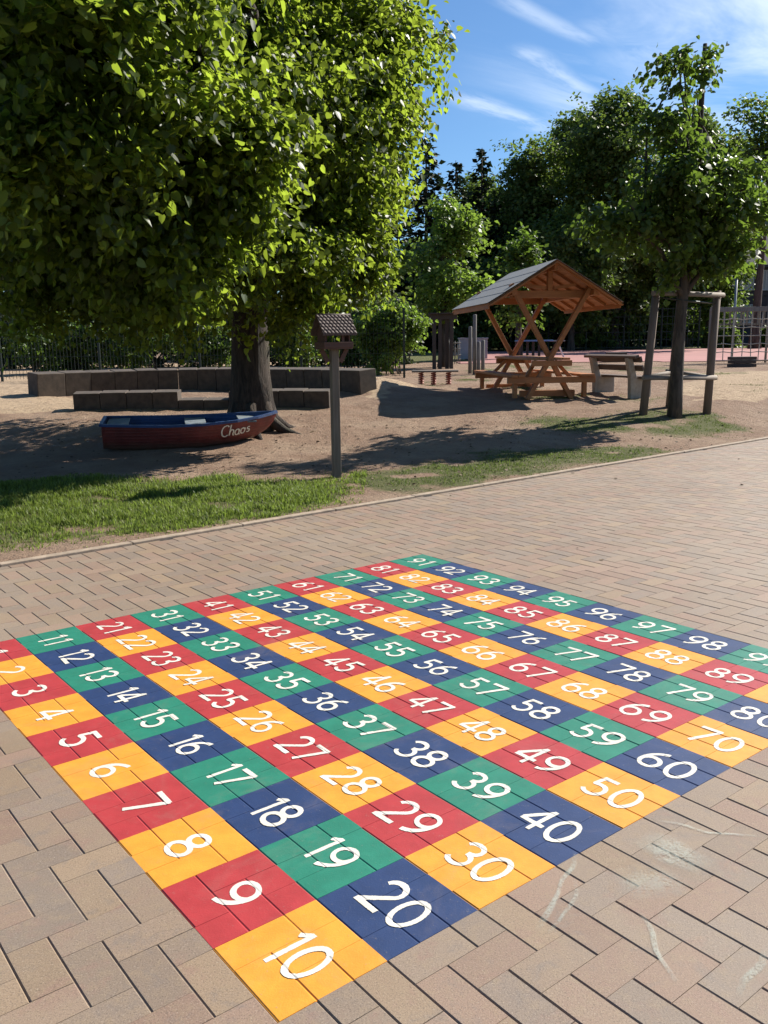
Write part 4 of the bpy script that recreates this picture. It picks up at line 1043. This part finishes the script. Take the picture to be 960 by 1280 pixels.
# brown blocks
BG_ = 'dark brown blocks by the court'
for (px, py, wpx, hpx), lab in (((770, 452.5, 23, 12), 'dark brown block standing behind the concrete bench'), ((927, 458.5, 30, 13), 'dark brown block lying on the sand under the rope net')):
    b0 = on(px, py); k = b0[1]/FPX
    o = tag(empty('timber_block', b0, .06), lab, 'block', BG_); wd_, hh_ = wpx*k, hpx*k
    for i in range(3): MB().box((0, 0, hh_*(i+.5)/3-.01), (wd_-.03*(i == 1), .42, hh_/3-.012)).build('beam', M_DARKW, o, .012)
# rope climbing net
b0 = np.array([ (885-480)/FPX*31, 31.0, 0]); b0[2] = gz(b0[0], b0[1]); net = tag(empty('climbing_net', tuple(b0)), 'rope climbing net hanging from a grey timber beam at the right', 'climbing net')
M_ROPE = plain('pale_rope', (.42, .38, .32), .9, .15, 30)
zt = ray(900, 387, 31)[2]-b0[2]; zb = ray(900, 455, 31)[2]-b0[2]; Wn = 3.9
MB().box((Wn/2, 0, zt), (Wn+.2, .14, .16)).build('beam', M_GREYW, net, .01)
mb = MB(); nvx = 12; nh = 6
def nx_(i, z): return Wn*(i+.25)/nvx+.04*math.sin(i*2.1+z*1.3), .05*math.sin(i*1.7+z*2)
for i in range(nvx): mb.tube([(*nx_(i, z), z) for z in np.linspace(zt-.05, zb+.1, 10)], .017, 5)
for j in range(nh):
    z = zb+.12+(zt-zb-.45)*j/(nh-1); mb.tube([(*nx_(i, z), z-.02*math.sin(i*3.1+j)) for i in range(nvx)], .016, 5)
mb.build('net', M_ROPE, net)
for x in (.0, Wn): MB().box((x, .12, zt/2), (.14, .14, zt+.05)).build('post', M_GREYW, net, .01)
mb = MB()
for i in range(14): mb.box((.55+.2*i, .42, zt-.28), (.07, .03, .5))
mb.box((1.85, .46, zt-.5), (3.2, .04, .07)); mb.build('railing', M_GREYW, net)
for px in (915, 957):
    x = (px-480)/FPX*31-b0[0]; MB().tube([(x, .3, -.1), (x, .3, ray(px, 343, 31)[2]-b0[2])], .04, 10).build('pole', M_GREYM, net)
# green post with dark lamp box
b0 = on(464, 466); k = b0[1]/FPX; lp = tag(empty('lamp_post', b0), 'dark green post with a box shaped head in front of the climbing shrubs', 'lamp post')
hh_ = ray(464, 388, b0[1])[2]-b0[2]; MB().tube([(0, 0, -.1), (0, 0, hh_)], .042, 10).build('pole', M_FENCE, lp); MB().box((.02, 0, hh_+.09), (.38, .34, .16)).box((.02, 0, hh_+.19), (.44, .40, .035)).build('lamp_head', M_FENCE, lp, .01)
# house at the right
M_HWALL = plain('dark_house_wall', (.045, .040, .047), .9, .15, .6, b_=.1); M_HROOF = plain('dark_violet_roof', (.04, .037, .05), .8, .2, 2)
M_GLASS, n_, b_ = mat('window_glass'); b_.inputs['Base Color'].default_value = (.05, .06, .07, 1); b_.inputs['Roughness'].default_value = .08; b_.inputs['Specular IOR Level'].default_value = .8
M_FRAME = plain('pale_window_frame', (.42, .41, .42), .6, .1, 3); M_CURT = plain('pale_curtain', (.36, .35, .36), .9, .12, 8)
hx, hy = 30.5, 74.0; hz = gz(hx, hy); ho = tag(empty('house', (hx, hy, hz)), 'dark house with pale windows half hidden behind the trees at the right', 'house')
ez_ = ray(920, 331, 74)[2]-hz; rz2 = ray(920, 285, 74)[2]-hz+1.0
MB().box((2.5, 4.0, ez_/2), (11.0, 8.0, ez_)).build('wall', M_HWALL, ho)
v = [(-3.4, -.5, ez_-.05), (8.4, -.5, ez_-.05), (8.4, 4, rz2), (-3.4, 4, rz2), (-3.4, 8.5, ez_-.05), (8.4, 8.5, ez_-.05)]
MB().quadmesh(v+[(x, y, z-.2) for x, y, z in v], [(0, 1, 2, 3), (3, 2, 5, 4), (7, 6, 9, 8), (8, 9, 10, 11), (0, 6, 7, 1), (4, 5, 11, 10), (1, 7, 8, 2), (2, 8, 11, 5), (3, 9, 6, 0), (4, 10, 9, 3)]).build('roof', M_HROOF, ho)
for (px, py, w_, h_) in ((923, 350, .9, 1.5), (935, 350, .9, 1.5), (957, 350, .9, 1.5), (905, 352, .8, 1.4), (921, 392, .9, 1.4), (937, 392, .9, 1.4)):
    c = ray(px, py, 74); x, z = c[0]-hx, c[2]-hz
    f = MB().box((x, -.03, z+h_/2), (w_, .05, .08)).box((x, -.03, z-h_/2), (w_, .05, .08)).box((x-w_/2, -.031, z), (.08, .05, h_)).box((x+w_/2, -.031, z), (.08, .05, h_)).box((x, -.032, z), (.06, .05, h_)).build('window', M_FRAME, ho)
    MB().box((x, -.012, z), (w_-.06, .02, h_-.06)).build('pane', M_CURT if py < 380 else M_GLASS, f)
    MB().box((x, -.08, z-h_/2-.06), (w_+.16, .16, .05)).build('sill', M_FRAME, f)

# ------------------------------------------------------------------ chalk on the paving, fallen leaves
def chalk_mat():
    m, n, b = mat('chalk_dust'); p = n.pos()
    f = n.ss(n.m('ADD', n.m('MULTIPLY', n.noise(p, 150, 3, .7), .55), n.m('MULTIPLY', n.noise(p, 18, 4, .7), .45)), .36, .58)
    e = n.attr('edge').outputs['Fac']
    b.inputs['Base Color'].default_value = (.50, .53, .46, 1); b.inputs['Roughness'].default_value = .95
    n.link(n.m('MULTIPLY', n.m('MULTIPLY', f, e), .42), b.inputs['Alpha'])
    return m
M_CHALK = chalk_mat()
def chalk(label, px, wd):
    P = np.array([at(*q)[:2] for q in px]); P = resample(P, .03); tg = np.gradient(P, axis=0); tg /= np.linalg.norm(tg, axis=1)[:, None]
    nn = np.stack([-tg[:, 1], tg[:, 0]], 1); P = P+nn*((vnoise(np.arange(len(P))*.4, np.zeros(len(P)), 5)-.5)*.02)[:, None]
    cols = np.linspace(-1, 1, 7); hw = wd*(.7+.6*vnoise(np.arange(len(P))*.3, np.ones(len(P)), 6))
    Q = P[:, None]+nn[:, None]*(hw[:, None]*cols[None])[..., None]; n = len(P)
    V = np.concatenate([Q, np.full((n, 7, 1), .0026)], -1).reshape(-1, 3)
    a = (np.arange(n-1)[:, None]*7+np.arange(6)[None]).ravel(); c0 = np.array([P[:, 0].mean(), P[:, 1].mean(), 0])
    me = npmesh('chalk_mark', V-c0, np.stack([a, a+7, a+8, a+1], 1), M_CHALK)
    t = np.minimum(np.arange(n), np.arange(n)[::-1])/3.0
    e = (np.clip(t, 0, 1)[:, None]*np.minimum(1, 1.8*(1-np.abs(cols)**1.5))[None]).ravel(); at2 = me.attributes.new('edge', 'FLOAT', 'POINT'); at2.data.foreach_set('value', e.astype(np.float32))
    o = tag(link('chalk_mark', me), label, 'chalk mark', 'chalk marks on the paving'); o.location = c0
chalk('broad pale green chalk smudge on the bricks below the square 50', [(795, 1095), (812, 1118), (828, 1140)], .10)
chalk('pale chalk smear streaked over the bricks right of the smudge', [(800, 1055), (850, 1085), (885, 1102)], .075)
chalk('faint chalk line running down from the square 40', [(722, 1078), (700, 1120), (668, 1178)], .009)
chalk('faint chalk hook crossing the bricks below the square 40', [(722, 1112), (712, 1150), (680, 1182)], .007)
chalk('wavy chalk line below the broad smudge', [(800, 1150), (815, 1190), (828, 1220), (845, 1250)], .009)
chalk('bright chalk line at the lower right corner', [(962, 1200), (940, 1228), (918, 1262)], .012)
chalk('long thin chalk line on the bricks far right of the smudge', [(820, 1035), (880, 1052), (955, 1060)], .008)
n = 1500; x = np.concatenate([RS.uniform(-6, 5, n//2), RS.uniform(-3, 8, n//2)]); y = np.concatenate([RS.uniform(8.5, 15, n//2), RS.uniform(4, 16, n//2)])
k_ = (kerb_s(x, y) > 0) | (RS.rand(n) < .035); x, y = x[k_], y[k_]; n = len(x); z = np.where(kerb_s(x, y) > 0, terr(x, y)+.008, .004)
a = RS.uniform(0, 6.28, n); P = np.stack([x, y, z], 1)
tag(link('leaf_litter', leaves_me('leaf_litter', P, np.stack([np.cos(a), np.sin(a), RS.uniform(-.1, .4, n)], 1), np.stack([RS.normal(0, .3, n), RS.normal(0, .3, n), np.ones(n)], 1), RS.uniform(.012, .05, n), plain('dry_leaf', (.13, .085, .045), .8, .4, 3, b_=0), 'heart')), 'dry fallen leaves and crumbs scattered over earth and paving', 'leaf litter', kind='stuff')
for o in scene.objects:
    if o.type == 'MESH' and o.name.split('.')[0] in ('chalk_mark',): o.visible_shadow = True
